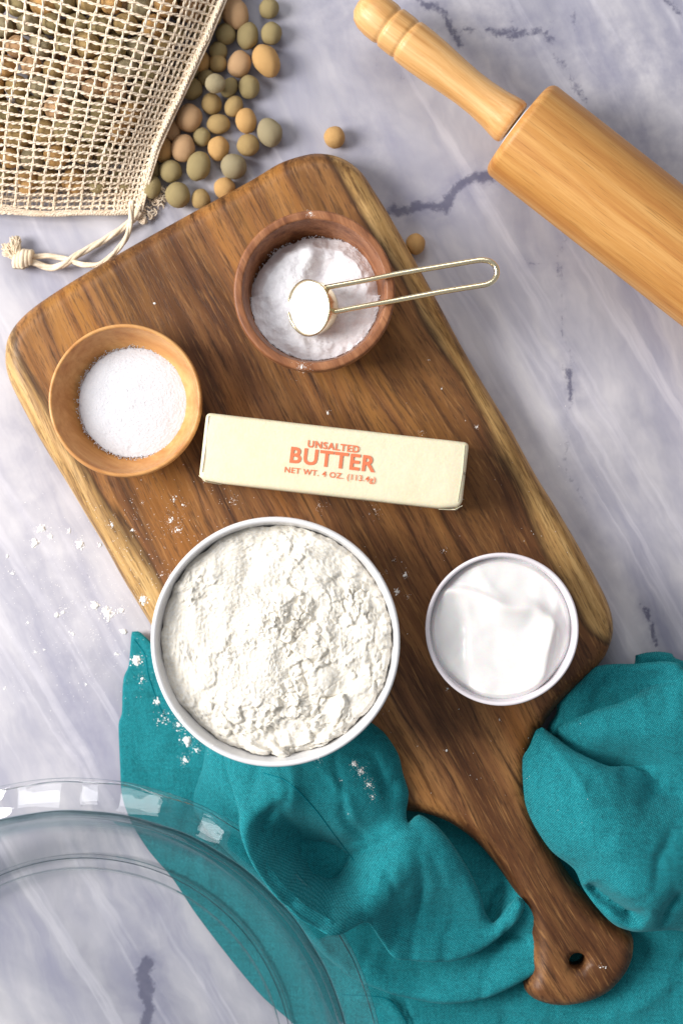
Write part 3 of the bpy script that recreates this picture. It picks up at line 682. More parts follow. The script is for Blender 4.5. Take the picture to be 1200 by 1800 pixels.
heap('flour', fx, fy, BT+4.92, 5.10, fh, M['flour'], 'lumpy heap of white flour in the large white bowl', 'flour', n=170, edge_noise=.02, seed=3, skirt=.8)
# sugar
sx_, sy_ = P(238, 704, 3.6)
def suh(x, y, rho): return .25*(1-rho**2)**.8+.03*mn.fractal(Vector((x*.9, y*.9, 1)), 1, 2, 3)+.02*mn.noise(Vector((x*11, y*11, 0)))
bx, by = P(220, 704, BT+2.5); sx_, sy_ = bx+.22, by
def sur(a): return 2.56*(1+.012*mn.fractal(Vector((math.cos(a)*9, math.sin(a)*9, 2)), .8, 2, 3))
heap('sugar', sx_, sy_, BT+1.08, sur, suh, M['sugar'], 'round mound of white granulated sugar in the light tan bowl', 'sugar', n=90, grains=900, gsize=.020, skirt=.5)
# salt
lx, ly = P(552, 511, BT+3.48)
def slr(a):
    r = 2.99
    back = math.exp(-((a-R(105))/.75)**2)*.30+math.exp(-((a-R(150))/.35)**2)*.12
    return r-back+.05*mn.fractal(Vector((math.cos(a)*4, math.sin(a)*4, 2)), .8, 2, 4)
def slh(x, y, rho):
    z = .25+.20*mn.fractal(Vector((x*.55, y*.55, 7)), 1, 2, 3)+.05*mn.fractal(Vector((x*2.5, y*2.5, 1)), 1, 2, 3)
    z += -.55*math.exp(-((x-.35)**2/.35+(y-1.0)**2/.35))+.35*math.exp(-((x+.2)**2/.6+(y-1.9)**2/.3))+.2*math.exp(-((x+1.5)**2/1.2+(y)**2/1.5))
    z -= .8*max(0, rho-.8)/.2*(.55 if y > 0 else .1)
    return z+.015*mn.noise(Vector((x*13, y*13, 0)))
heap('salt', lx, ly, BT+1.75, slr, slh, M['salt'], 'uneven heap of fine white salt in the dark reddish bowl', 'salt', n=100, grains=600, gsize=.02, skirt=.8)
# sour cream
cx_, cy_ = P(882, 1106, BT+3.87)
def crh(x, y, rho):
    z = .12*math.cos(x*.5)
    wv = mn.noise_vector(Vector((x*.42, y*.42, 2.5))); x, y = x+.75*wv.x, y+.75*wv.y
    def sw(ax, ay, bx_, by_, h, w, one=.35):
        dx, dy = bx_-ax, by_-ay; L = math.hypot(dx, dy); t = ((x-ax)*dx+(y-ay)*dy)/L/L
        s_ = ((x-ax)*dy-(y-ay)*dx)/L; s_ += .25*math.sin(t*2.6)
        e = 1/(1+math.exp(-s_/w*3)); fade = math.exp(-(max(0, abs(t-.5)-.35)*1.9)**2)
        return h*(e*math.exp(-max(0, s_)*1.1))*fade
    z += sw(-2.4, 1.9, .6, 1.5, .46, .24)+sw(.3, 1.9, 2.4, .2, .42, .28)
    z += sw(-1.9, .6, -1.5, -3.0, -.30, .5)+sw(2.3, -.4, 1.5, -2.6, .40, .3)+sw(2.7, .2, 2.2, -2.0, .2, .2)+.10*mn.noise(Vector((x*.7, y*.5, 8)))
    z += .05*mn.fractal(Vector((x*.8, y*.8, 3)), 1, 2, 2)-.25*max(0, rho-.93)/.07
    return z
heap('sour_cream', cx_, cy_, BT+3.38, 3.21, crh, M['cream'], 'smooth swirled white sour cream in the small white bowl', 'sour cream', n=90, edge_noise=.0, skirt=.8)

# ------------------------------------------------------------------ scoop in the salt
def scoop():
    x0, y0 = P(548, 540, 5.3)
    root = empty('measuring_scoop', (x0, y0, 5.0), 'pale gold measuring scoop with a long looped wire handle resting in the salt bowl', 'scoop')
    # wire
    w = [P3(560, 508, 5.3), P3(574, 505, 5.45), P3(640, 493, 5.75), P3(700, 481, 6.1), P3(770, 469, 6.45), P3(830, 459, 6.75), P3(848, 457, 6.8), P3(862, 460, 6.83), P3(871, 469, 6.85), P3(873, 481, 6.85), P3(868, 492, 6.83), P3(857, 499, 6.8), P3(842, 502, 6.75),
         P3(780, 512, 6.4), P3(700, 527, 6.05), P3(640, 538, 5.7), P3(584, 549, 5.4), P3(570, 552, 5.25)]
    w = catmull(w, .12)
    v, f = [], []; tube(v, f, [(a-x0, b-y0, c-5.0) for a, b, c in w], .124, 14)
    mesh_obj('wire_handle', v, f, M['gold'], root)
    # cup, mouth tilted up and to the left, walls with thickness
    prof = [(0, -.95), (.45, -.92), (.8, -.78), (1.0, -.45), (1.08, 0), (1.10, .10), (1.05, .10), (1.03, 0), (.95, -.42), (.76, -.72), (.42, -.86), (0, -.88)]
    v, f = lathe(prof, 48)
    M_ = Matrix.Rotation(R(190), 3, 'Z')@Matrix.Rotation(R(42), 3, 'Y')@Matrix.Scale(1.18, 3)
    v = [tuple(M_@Vector(q)+Vector((-.10, .0, .05))) for q in v]
    mesh_obj('scoop_cup', v, f, M['gold'], root)
    # salt held by the cup belongs to the heap beside it
    v, f = [], []
    v.append((0, 0, .24)); n, k_ = 14, 40
    for i in range(1, n+1):
        for k in range(k_):
            a = 2*math.pi*k/k_; r = 1.02*i/n
            v.append((r*math.cos(a), r*math.sin(a), .24*(1-(i/n)**2)+.05*mn.fractal(Vector((r*math.cos(a)*3, r*math.sin(a)*3, 1)), 1, 2, 3)*(1-(i/n)**6)+.03))
    for k in range(k_): f.append((0, 1+k, 1+(k+1) % k_))
    for i in range(n-1):
        for k in range(k_): a = 1+i*k_; l = (k+1) % k_; f.append((a+k, a+k_+k, a+k_+l, a+l))
    v = [tuple(M_@Vector(q)+Vector((-.10, .0, .05))+Vector((x0, y0, 5.0))) for q in v]
    o = mesh_obj('salt_in_scoop', v, f, M['salt']); tag(o, 'spoonful of white salt held in the gold scoop', 'salt')
scoop()

# ------------------------------------------------------------------ butter
def butter():
    zt = BT+3.2
    c = [P(364, 724, zt), P(825, 777, zt), P(811, 899, zt), P(346, 846, zt)]
    cx = sum(a for a, b in c)/4; cy = sum(b for a, b in c)/4
    d = np.array(c[1])-np.array(c[0]); ang = math.atan2(d[1], d[0])
    Lx, Ly, Lz = 12.0, 3.12, 3.17
    root = empty('butter_stick', (cx, cy, BT+.03), 'stick of butter in pale yellow paper with orange print, in the middle of the board', 'butter', rz=ang)
    bm = bmesh.new(); bmesh.ops.create_cube(bm, size=1)
    for v in bm.verts: v.co = Vector((v.co.x*Lx, v.co.y*Ly, (v.co.z+.5)*Lz))
    bmesh.ops.bevel(bm, geom=[e for e in bm.edges], offset=.24, segments=4, affect='EDGES', profile=.55)
    # cut each face in a grid so that the paper can sag
    bmesh.ops.subdivide_edges(bm, edges=[e for e in bm.edges if e.calc_length() > 1], cuts=14, use_grid_fill=True)
    for v in bm.verts:
        x, y, z = v.co; ex = abs(x)/(Lx/2)
        v.co.y *= 1-.03*(1-ex**2)*0+.0
        # folded ends draw in at the near corners
        if y < 0 and ex > .93 and z > Lz*.5: v.co.y += (ex-.93)/.07*.28*(1 if x > 0 else .5)
        v.co.z += .04*mn.noise(Vector((x*.35, y*.8, 1)))*(1 if z > 1 else 0)+(-.03*(abs(y)/(Ly/2))**2 if z > 3 else 0)
        v.co.y += .03*mn.noise(Vector((x*.5, z, 4)))
        v.co *= S
    me = bpy.data.meshes.new('paper_wrapper'); bm.to_mesh(me); bm.free(); link('paper_wrapper', me, M['butter'], root)
    # folded flaps on both ends, triangular tucks with an edge of their own
    for s in (1, -1):
        v = []; f = []
        X = s*(Lx/2+.0)
        out = [(-1.42, .3), (1.42, .3), (1.42, 1.0), (.5, 2.2), (-.5, 2.2), (-1.42, 1.0)]
        for k, xx in enumerate((X-.03*s, X+.045*s)):
            v += [(xx, a*(1 if k == 0 else .98), b) for a, b in out]
        n = len(out); f = [tuple(range(n)) if s < 0 else tuple(reversed(range(n))), tuple(range(n, 2*n)) if s > 0 else tuple(reversed(range(n, 2*n)))]
        for i in range(n): j = (i+1) % n; f.append((i, j, j+n, i+n) if s > 0 else (j, i, i+n, j+n))
        mesh_obj('end_flap', v, f, M['butter'], root, smooth=False)
        v = [(X-.35*s, -1.545, .2), (X+.02*s, -1.40, .2), (X+.02*s, -1.30, 2.95), (X-.3*s, -1.50, 3.0), (X-.95*s, -1.57, 1.6)]
        v2 = [(a, b-.035, c_) for a, b, c_ in v]; n = 5
        f = [tuple(range(n)), tuple(reversed(range(n, 2*n)))]+[(i, (i+1) % n, (i+1) % n+n, i+n) for i in range(n)]
        mesh_obj('corner_fold', v+v2, f, M['butter'], root, smooth=False)
    # the paper's folded edge shows as a fine ridge near both ends
    for s, xs in ((1, (5.80, 5.83, 5.78)), (-1, (-5.86, -5.84, -5.86))):
        v, f = [], []; tube(v, f, [(xs[0], 1.42, Lz-.015), (xs[1], .2, Lz+.0), (xs[2], -1.15, Lz-.01)], .022, 6)
        mesh_obj('paper_crease', v, f, M['butter'], root)
    # print
    def text(body, size, x, y, bold=0, name='lettering'):
        cu = bpy.data.curves.new(name, 'FONT'); cu.body = body; cu.size = size*S; cu.align_x = 'CENTER'; cu.align_y = 'CENTER'; cu.offset = bold*S; cu.resolution_u = 3; cu.space_character = 1.12
        t = bpy.data.objects.new('t', cu); col.objects.link(t); bpy.context.view_layer.update()
        me = bpy.data.meshes.new_from_object(t.evaluated_get(bpy.context.evaluated_depsgraph_get())); bpy.data.objects.remove(t)
        for v in me.vertices: v.co.z = 0
        o = link(name, me, M['print'], root, (x*S, y*S, (Lz+.035)*S), False)
    text('UNSALTED', .44, -.1, .66, .010)
    text('BUTTER', 1.0, -.1, .05, .026)
    text('NET WT. 4 OZ. (113.4g)', .36, -.1, -.62, .005)
butter()

# ------------------------------------------------------------------ rolling pin (axis = local X)
def rolling_pin():
    z = 2.58
    a = np.array(P(909, 223, z)); dirn = np.array([.787, -.617]); dirn /= np.hypot(*dirn)
    root = empty('rolling_pin', (a[0], a[1], .03), 'light wooden rolling pin lying diagonally across the top right corner', 'rolling pin', rz=math.atan2(dirn[1], dirn[0]))
    def turn(name, prof, mat, zc, seg=72):
        v, f = lathe(prof, seg)
        v = [(c, b, -a_+zc) for a_, b, c in v]      # lathe axis z -> local x
        o = mesh_obj(name, v, f, mat, root)
        bm = bmesh.new(); bm.from_mesh(o.data); bmesh.ops.recalc_face_normals(bm, faces=bm.faces); bm.to_mesh(o.data); bm.free(); o.data.shade_smooth(); return o
    rb = 2.55
    turn('barrel', [(0, .1), (1.25, .1), (1.3, .03), (rb-.45, .0)]+arc(rb-.42, .42, .42, -90, 0, 8, rx=.42)+[(rb, x) for x in (2, 5, 9, 14, 20, 24.6)]+arc(rb-.42, 25.0, .42, 0, 90, 8)+[(1.3, 25.42), (0, 25.3)], M['pin'], z-.03, 96)
    for e, sgn in ((0, -1), (25.42, 1)):
        def X(d): return e+sgn*d
        turn('collar', [(0, X(-.05)), (1.2, X(-.05)), (1.22, X(.02)), (1.2, X(.10)), (0, X(.10))], M['steel'], z-.03)
        hp = [(.35, .0), (.35, .20), (.6, .20), (.98, .24), (1.08, .32), (1.12, .5), (1.08, .8), (.98, 1.4), (.91, 2.2), (.90, 3.0), (.96, 4.0), (1.04, 5.0), (1.08, 5.8), (1.08, 6.35), (1.07, 6.55), (1.00, 6.62), (.98, 6.68), (1.03, 6.74), (1.05, 6.9), (1.04, 7.45), (1.03, 7.58), (.95, 7.65), (.94, 7.7), (1.0, 7.78),
              (1.03, 7.95), (1.02, 8.4), (.95, 8.85), (.78, 9.2), (.5, 9.42), (.2, 9.5), (0, 9.51)]
        turn('handle', [(r, X(d)) for r, d in hp], M['pin_handle'], z-.03)
rolling_pin()

# ------------------------------------------------------------------ glass pie dish
def dish():
    zr = 4.0
    x, y = P(125, 1924, zr)
    R0 = 552/F*(H-zr); Ri = 487/F*(H-zr)
    root = empty('pie_dish', (x, y, .34), 'clear glass pie dish with a broad wavy rim in the bottom left corner', 'pie dish')
    seg = 240
    outer = [(0, 0), (9.6, 0), (10.1, .05), (10.9, .28), (Ri-1.0, .85), (Ri-.30, 1.8), (Ri+.12, 2.8), (Ri+.24, 3.30), (Ri+.38, 3.5), (Ri+.6, 3.52), (R0-.5, 3.22), (R0-.14, 3.02)]
    edge = arc(R0-.14, 3.18, .19, -110, 100, 9)
    inner = [(R0-.5, 3.48), (Ri+.6, 3.82), (Ri+.30, 3.90), (Ri+.05, 3.80), (Ri-.06, 3.55), (Ri-.16, 2.9), (Ri-.56, 1.9), (Ri-1.25, 1.05), (10.8, .60), (10.1, .42), (9.6, .37), (9.0, .36), (0, .36)]
    prof = smooth_prof(outer)+edge+smooth_prof(inner)
    v, f = lathe(prof, seg)
    v2 = []
    for a, b, c in v:
        r = math.hypot(a, b); th = math.atan2(b, a)
        if r > Ri-.3:     # hand-fluted flange
            t = min(1, (r-Ri+.3)/1.0)
            c += t*(.15*math.sin(th*26)+.05*math.sin(th*15+1)+.05*mn.noise(Vector((a*.9, b*.9, 1))))*min(1, (R0-r)/.3+.35)
        c += .015*mn.noise(Vector((a*.3, b*.3, 0)))
        v2.append((a, b, c))
    o = mesh_obj('glass_shell', v2, f, M['glass'], root)
    bm = bmesh.new(); bm.from_mesh(o.data); bmesh.ops.recalc_face_normals(bm, faces=bm.faces); bm.to_mesh(o.data); bm.free(); o.data.shade_smooth()
dish()

# ------------------------------------------------------------------ beans and mesh bag
def bean_mesh(seed):
    bm = bmesh.new(); bmesh.ops.create_icosphere(bm, subdivisions=3, radius=1)
    for v in bm.verts:
        n = 1+.085*mn.noise(v.co*1.3+Vector((seed*3.1, 0, 0)))+.02*mn.noise(v.co*5+Vector((seed, 2, 1)))
        v.co = v.co*n
    me = bpy.data.meshes.new('dried_bean'); bm.to_mesh(me); bm.free(); me.shade_smooth(); return me
bases = {}
for nm in ('tan', 'pink', 'olive', 'grey', 'mixed'):
    for s in range(3):
        me = bean_mesh(s+hash(nm) % 1*0+len(bases)); me.materials.append(M['bean_'+nm]); bases[(nm, s)] = me
def bean(px, py, rx, ry, rot, kind, z=None, zoff=0):
    r = min(rx, ry); k = (H-.6)/F; ax, ay = rx*k, ry*k; az = min(ax, ay)*.97
    zc = az+zoff if z is None else z
    x, y = P(px, py, zc)
    o = bpy.data.objects.new('dried_bean', bases[(kind, random.randrange(3))]); col.objects.link(o)
    o.location = (x*S, y*S, (zc+.02)*S); o.scale = (ax*S, ay*S, az*S); o.rotation_euler = (0, 0, R(rot)); return o
loose = [
 (413, 23, 23, 31, 25, 'pink', 'large elongated pinkish tan dried bean topmost beside the net bag mouth'),
 (473, 15, 18, 18, 0, 'olive', 'olive dried bean topmost on the right of the spill, at the photo edge'),
 (397, 60, 18, 19, 0, 'olive', 'dark olive dried bean just below the large elongated pinkish bean'),
 (435, 63, 19, 25, -8, 'olive', 'egg shaped olive dried bean second from the top of the spill'),
 (477, 59, 19, 20, 0, 'olive', 'round olive dried bean directly above the big yellow egg shaped bean'),
 (384, 90, 16, 17, 0, 'olive', 'shaded olive dried bean low between the dark olive bean and the yellow one'),
 (468, 107, 23, 31, 28, 'tan', 'big yellow tan egg shaped dried bean on the upper right of the spill'),
 (352, 108, 18, 20, 0, 'tan', 'orange tan dried bean against the net bag, highest bean touching it'),
 (383, 111, 16, 17, 0, 'mixed', 'small yellowish dried bean between the orange tan and the pinkish tan beans'),
 (421, 113, 21, 24, -20, 'pink', 'pinkish tan dried bean to the left of the big yellow egg shaped bean'),
 (363, 137, 15, 15, 0, 'olive', 'half hidden olive dried bean under a lighter olive bean near the bag mouth'),
 (379, 147, 18, 17, 0, 'grey', 'greyish olive dried bean lying on top of its neighbours in the upper spill'),
 (403, 154, 15, 19, -30, 'olive', 'narrow olive dried bean tucked to the right of the greyish olive bean'),
 (438, 153, 19, 21, 15, 'olive', 'round olive dried bean below the gap under the big yellow bean'),
 (336, 156, 20, 20, 0, 'olive', 'dark olive dried bean touching the net bag beside the second row of the spill'),
 (372, 183, 18, 19, 0, 'mixed', 'yellowish brown dried bean above the oval one in the middle of the spill'),
 (411, 187, 16, 20, -25, 'mixed', 'tilted tan olive dried bean just above the bright tan oval one'),
 (333, 208, 23, 25, -20, 'pink', 'largest pinkish tan dried bean in the middle of the spill'),
 (384, 218, 21, 18, 0, 'mixed', 'sideways oval yellow olive dried bean in the middle of the spill'),
 (433, 213, 19, 22, 5, 'tan', 'bright tan dried bean touching the large grey one at the right of the spill'),
 (474, 233, 22, 26, 20, 'grey', 'large grey olive dried bean farthest right in the spill'),
 (301, 228, 16, 21, 20, 'pink', 'brownish dried bean between the net bag and the largest pinkish bean'),
 (355, 241, 16, 17, 0, 'olive', 'small olive dried bean in the gap between two pinkish tan beans and a yellow one'),
 (322, 261, 21, 25, -10, 'pink', 'egg shaped pinkish tan dried bean below the largest pinkish one'),
 (384, 261, 19, 22, -10, 'tan', 'golden tan dried bean below the sideways oval one'),
 (436, 255, 20, 20, 0, 'mixed', 'yellowish olive dried bean left of and below the large grey one'),
 (286, 263, 18, 23, 0, 'tan', 'orange tan dried bean half covered by the lower part of the bag mouth'),
 (300, 301, 20, 20, 0, 'olive', 'round olive dried bean left of the tall olive one in the lower spill'),
 (349, 292, 21, 27, -15, 'olive', 'tall egg shaped olive dried bean in the lower spill'),
 (411, 293, 23, 23, 0, 'grey', 'large grey olive dried bean just above the edge of the cutting board'),
 (313, 343, 22, 23, 0, 'olive', 'large olive dried bean lowest on the left of the spill'),
 (353, 350, 17, 18, 0, 'mixed', 'small olive tan dried bean touching the rim of the board, left of the tan one'),
 (395, 331, 19, 19, 0, 'tan', 'tan dried bean partly hidden by the top edge of the cutting board'),
 (588, 242, 19, 19, 0, 'tan', 'single tan dried bean alone on the marble above the board corner'),
 (730, 429, 17, 19, 0, 'tan', 'yellow tan dried bean in shade at the right board edge near the gold handle'),
 (266, 328, 18, 22, 0, 'olive', 'dark olive dried bean under the frayed corner of the bag mouth'),
 (269, 298, 13, 17, 0, 'olive', 'sliver of an olive dried bean at the bag edge beside the round olive one'),
 (340, 122, 14, 15, 0, 'olive', 'olive dried bean peeping out of the bag mouth above the dark olive one')]
for px, py, rx, ry, rot, kd, lb in loose:
    zo = .85 if (px, py) == (379, 147) else 0
    tag(bean(px, py, rx, ry, rot, kd, zoff=zo), lb, 'bean', 'dried beans spilled from the net bag')

# bag patch: right edge (mouth) and left edge as functions of t (0 top .. 1 bottom), px
Rt = [(470, -170), (430, -85), (391, 0), (360, 75), (330, 140), (300, 203), (274, 262), (256, 320), (243, 372)]
Lt = [(-170, -560), (-165, -380), (-160, -215), (-160, -90), (-160, 25), (-160, 120), (-160, 205), (-160, 285), (-160, 352)]
Rt = np.array(Rt, float); Lt = np.array(Lt, float)
def patch(s, t):
    """s 0 left .. 1 mouth, t 0..1"""
    k = np.linspace(0, 1, len(Rt)); r = np.array([np.interp(t, k, Rt[:, i]) for i in (0, 1)]); l = np.array([np.interp(t, k, Lt[:, i]) for i in (0, 1)])
    q = l+(r-l)*s
    q[1] += 10*math.sin(math.pi*s)*(1-.6*t)                    # sag of the wefts
    q[1] += 26*(t**5)*math.sin(math.pi*min(1, s*1.0))*.35
    return q
mouth = [P(*q, 1.0) for q in Rt]; bottom = [P(*patch(s, 1.0), .5) for s in np.linspace(0, 1, 20)]
def hnet_arr(xy):
    d1, _ = dist_poly(mouth, xy, False); d2, _ = dist_poly(bottom, xy, False)
    a = 1-np.exp(-(d2/2.1)**1.2); b = 1-np.exp(-(d1/1.6)**1.3)
    return .35+3.1*a*(.42+.58*b)
bag = empty('net_bag', (*P(120, 200, 0), 0), 'cream cotton net bag full of dried beans in the top left corner', 'bag')
bl = np.array(P(120, 200, 0))
def thread(vs, fs, st_list, rad, ply, phase, zadd=0, kn=0):
    q = np.array([patch(s, t) for s, t in st_list])
    xy = np.array([P(a, b, 2.2) for a, b in q]); z = hnet_arr(xy)
    # re-project at the true height, keeps the cloth where the photo has it
    xy = np.array([P(a, b, c) for (a, b), c in zip(q, z)])
    path = []
    for i, ((x, y), c) in enumerate(zip(xy, z)):
        j = Vector((x*.9, y*.9, phase)); w = mn.noise_vector(j*1.3)*.035+mn.noise_vector(Vector((x*.3, y*.3, phase*.02)))*.14
        path.append((x-bl[0]+w.x, y-bl[1]+w.y, c+zadd+.05*mn.noise(j)+(.03 if (i+kn) % 2 else -.03)))
    for k in range(ply):
        if ply == 1: tube(vs, fs, path, rad, 5); continue
        pp = []
        for i, p in enumerate(path):
            a = i*.9+k*math.pi+phase; t = Vector(path[min(i+1, len(path)-1)])-Vector(path[max(0, i-1)]); t.normalize(); s = t.cross(Vector((0, 0, 1))); s.normalize()
            q_ = Vector(p)+s*(math.cos(a)*rad*.8)+Vector((0, 0, math.sin(a)*rad*.8)); pp.append(tuple(q_))
        tube(vs, fs, pp, rad, 4)
tv = []; t_ = 0.0
wt = [1-(1-k/50)**1.0 for k in range(51)]
wt = np.linspace(0, 1, 42)**.97
ss_ = []
s = 0.0
px_w = 560.0
pos = 0.0
while pos < px_w:
    ss_.append(pos/px_w); rem = px_w-pos
    pos += 32 if rem > 125 else (18 if rem > 74 else 9.0)
ss_.append(1.0)
vs, fs = [], []
for k, t in enumerate(wt):
    thread(vs, fs, [(a, t+.002*math.sin(a*40+k)) for a in np.linspace(0.18, 1.0, 110)], .048, 2, k*1.7, kn=k)
o = mesh_obj('weft_netting', vs, fs, M['net'], bag)
vs, fs = [], []
for k, s in enumerate(ss_):
    if s < .15: continue
    thread(vs, fs, [(s+.0012*math.sin(t*60+k), t) for t in np.linspace(.1, 1.0, 124)], .043, 2, 40+k*1.3, zadd=-.01, kn=k)
o = mesh_obj('warp_netting', vs, fs, M['net'], bag)
# thicker selvedges along the mouth and the bottom
vs, fs = [], []
for ph, off in ((3, 0), (5, .006), (8, .014)):
    thread(vs, fs, [(1.0-off, t) for t in np.linspace(.1, 1, 260)], .055, 2, ph, zadd=.02-off*8)
for ph, off in ((13, 0), (15, .006), (19, .012)):
    thread(vs, fs, [(s, 1.0-off) for s in np.linspace(.2, 1, 240)], .05, 2, ph, zadd=.0)
# little loops at the mouth edge
for k in range(150):
    t = .15+.85*k/150; q = patch(1.0, t); x, y = P(q[0], q[1], 1.0); z = float(hnet_arr(np.array([[x, y]]))[0])
    x, y = P(q[0], q[1], z); a0 = random.uniform(-.4, .4)
    lp_ = [(x-bl[0]+.16*math.cos(a)+.05, y-bl[1]+.10*math.sin(a), z+.06*math.sin(a+1)) for a in np.linspace(a0-2.2, a0+2.2, 8)]
    tube(vs, fs, lp_, .036, 4)
mesh_obj('selvedge', vs, fs, M['net'], bag)
# lower cloth of the bag: seen at the frayed corner and through the holes
vs, fs = [], []
for k in range(34):
    a = [(x_-bl[0]+.05*mn.noise(Vector((k, i, 1))), y_-bl[1]+.05*mn.noise(Vector((k, i, 5))), .12+.03*((i+k) % 2)) for i, (x_, y_) in enumerate([P(300-k*11+.5*i*(.0)+i*-1.5, 140+i*9+k*0, .1) for i in range(int(26))])]
    if k > 1: tube(vs, fs, a, .035, 4)
for k in range(24):
    a = [(x_-bl[0]+.05*mn.noise(Vector((k, i, 9))), y_-bl[1]+.05*mn.noise(Vector((k, i, 3))), .12+.03*((i+k+1) % 2)) for i, (x_, y_) in enumerate([P(278+(k < 3)*6-i*9-k*1.2, 150+k*9.3, .1) for i in range(34)])]
    tube(vs, fs, a, .035, 4)
fr = [(250, 372), (262, 364), (270, 352), (280, 345), (286, 335), (290, 350), (280, 362), (266, 374), (252, 384)]
for k in range(46):
    c = fr[random.randrange(len(fr))]; x, y = P(c[0]+random.uniform(-6, 5), c[1]+random.uniform(-5, 6), .3)
    a0 = random.uniform(0, 6.28); r_ = random.uniform(.1, .2)
    tube(vs, fs, [(x-bl[0]+r_*math.cos(a0+a), y-bl[1]+r_*math.sin(a0+a), .15+.1*math.sin(a)+.25*random.random()*0+.05*k/20) for a in np.linspace(0, 4.2, 9)], .034, 4)
mesh_obj('under_netting', vs, fs, M['net'], bag)
# beans inside
ins = []; tries = 0
poly_in = np.array([P(*q, 1.2) for q in [(-60, -70), (405, -70), (385, 10), (350, 85), (318, 145), (288, 200), (262, 258), (244, 315), (232, 350), (60, 350), (-60, 345)]])
OFF = np.array([(0, 0), (.3, -.2), (-.3, -.3), (0, -.4)])
for lay, (dz, pitch) in enumerate(((.50, 1.13), (1.35, 1.25))):
    lo, hi = poly_in.min(0), poly_in.max(0)
    for j_, yy in enumerate(np.arange(lo[1], hi[1], pitch*.87)):
        for xx in np.arange(lo[0], hi[0], pitch):
            p = np.array([xx+(j_ % 2)*pitch*.5+lay*.4, yy+lay*.3])+rng.uniform(-.13, .13, 2)
            if not inside(poly_in, p[None])[0]: continue
            h = float(hnet_arr(p+OFF).min())-dz-random.uniform(.02, .22)
            if h > .52: ins.append((p[0], p[1], h))
for x, y, h in ins:
    o = bpy.data.objects.new('dried_bean', bases[(random.choice(['tan', 'pink', 'olive', 'olive', 'grey', 'mixed', 'mixed']), random.randrange(3))]); col.objects.link(o)
    r = random.uniform(.47, .62); o.scale = (r*S*random.uniform(.95, 1.15), r*S*random.uniform(.95, 1.15), r*S*.97)
    o.location = (x*S, y*S, max(h, r)*S); o.rotation_euler = (0, 0, random.uniform(0, 3))
    tag(o, 'dried bean inside the cream net bag, showing only through its meshes', 'bean', 'dried beans inside the net bag')

# drawstring
def drawstring():
    vs, fs = [], []
    A = [(233, 352, 1.3), (231, 367, 1.3), (230, 392, 1.1), (220, 422, 1.0), (199, 447, 1.0), (177, 464, 1.1), (150, 466, .9), (128, 459, .6), (108, 453, .4), (84, 450, .4), (55, 451, .45)]
    B = [(246, 372, .5), (232, 388, .45), (207, 407, .35), (175, 427, .35), (140, 446, .5), (117, 462, .65), (95, 471, .4), (75, 467, .35), (55, 460, .45)]
    for pts, r, ph in ((A, .125, 0), (B, .155, 5)):
        p = catmull([P3(*q) for q in pts], .10)
        n = len(p)
        for k in range(3):
            q = []
            for i, c in enumerate(p):
                a = i*.22+k*2.094+ph; t = Vector(p[min(i+1, n-1)])-Vector(p[max(i-1, 0)]); t.normalize(); s = t.cross(Vector((0, 0, 1))).normalized()
                w = Vector(c)+s*(math.cos(a)*r*.42)+Vector((0, 0, math.sin(a)*r*.42)); q.append((w.x-bl[0], w.y-bl[1], w.z))
            tube(vs, fs, q, r*.72, 8)
    ds = mesh_obj('drawstring', vs, fs, M['cord'], bag)
    vs, fs = [], []
    kx, ky = P(41, 455, .6)
    # knot: two turns of cord round a core
    for k in range(5):
        e = -.36+.18*k; rr = .37-.05*abs(k-2)
        ring = [(kx-bl[0]+e*.95+.05*math.cos(a), ky-bl[1]+.2*e+rr*math.cos(a), .52+rr*.95*math.sin(a)) for a in np.linspace(0, 2*math.pi, 20, endpoint=False)]
        tube(vs, fs, ring, .15, 7, closed=True)
    mesh_obj('knot', vs, fs, M['cord'], ds)
    vs, fs = [], []
    for k in range(170):
        grp = k % 2
        x1, y1 = P(*( (12+random.uniform(-9, 8), 440+random.uniform(-13, 10)) if grp else (26+random.uniform(-8, 10), 421+random.uniform(-8, 8))), .6)
        x0, y0 = kx-.3+random.uniform(-.1, .1), ky+random.uniform(-.18, .2)
        mid = ((x0+x1)/2+random.uniform(-.12, .12), (y0+y1)/2+random.uniform(-.12, .12), .5+random.uniform(-.1, .35))
        p = catmull([(x0, y0, .5+random.uniform(-.2, .2)), mid, (x1, y1, .25+random.uniform(0, .5))], .12)
        tube(vs, fs, [(a-bl[0], b-bl[1], c) for a, b, c in p], .030, 4)
    mesh_obj('tassel', vs, fs, M['cord'], ds)
drawstring()

# ------------------------------------------------------------------ hem stitches on the napkin and scattered flour, laid on whatever lies there
bpy.context.view_layer.update()
dg = bpy.context.evaluated_depsgraph_get()
def drop(px, py, skip=()):
    o = Vector((0, 0, H*S)); x, y = P(px, py, 0); d = (Vector((x*S, y*S, 0))-o).normalized(); s = o
    for _ in range(6):
        ok, loc, nrm, idx, ob, mt = scene.ray_cast(dg, s, d)
        if not ok: return None
        if ob.name.startswith('glass') or ob.name in skip: s = loc+d*1e-4; continue
        return loc, nrm, ob
def hem(pts):
    path = []
    for a, b in catmull(pts, 4.0):
        h = drop(a, b)
        if h and h[2].name == 'napkin': path.append(tuple(c/S for c in (h[0]+h[1]*.0001)))
    return path
for pts in ([(462, 1358), (505, 1374), (550, 1418), (590, 1470), (622, 1512)], [(236, 1124), (255, 1150), (262, 1190), (280, 1240), (296, 1268)], [(600, 1748), (680, 1756), (716, 1800)]):
    p = hem(pts)
    if len(p) > 2:
        vs, fs = [], []; tube(vs, fs, p, .022, 5); mesh_obj('hem_seam', vs, fs, M['seam'], nap)

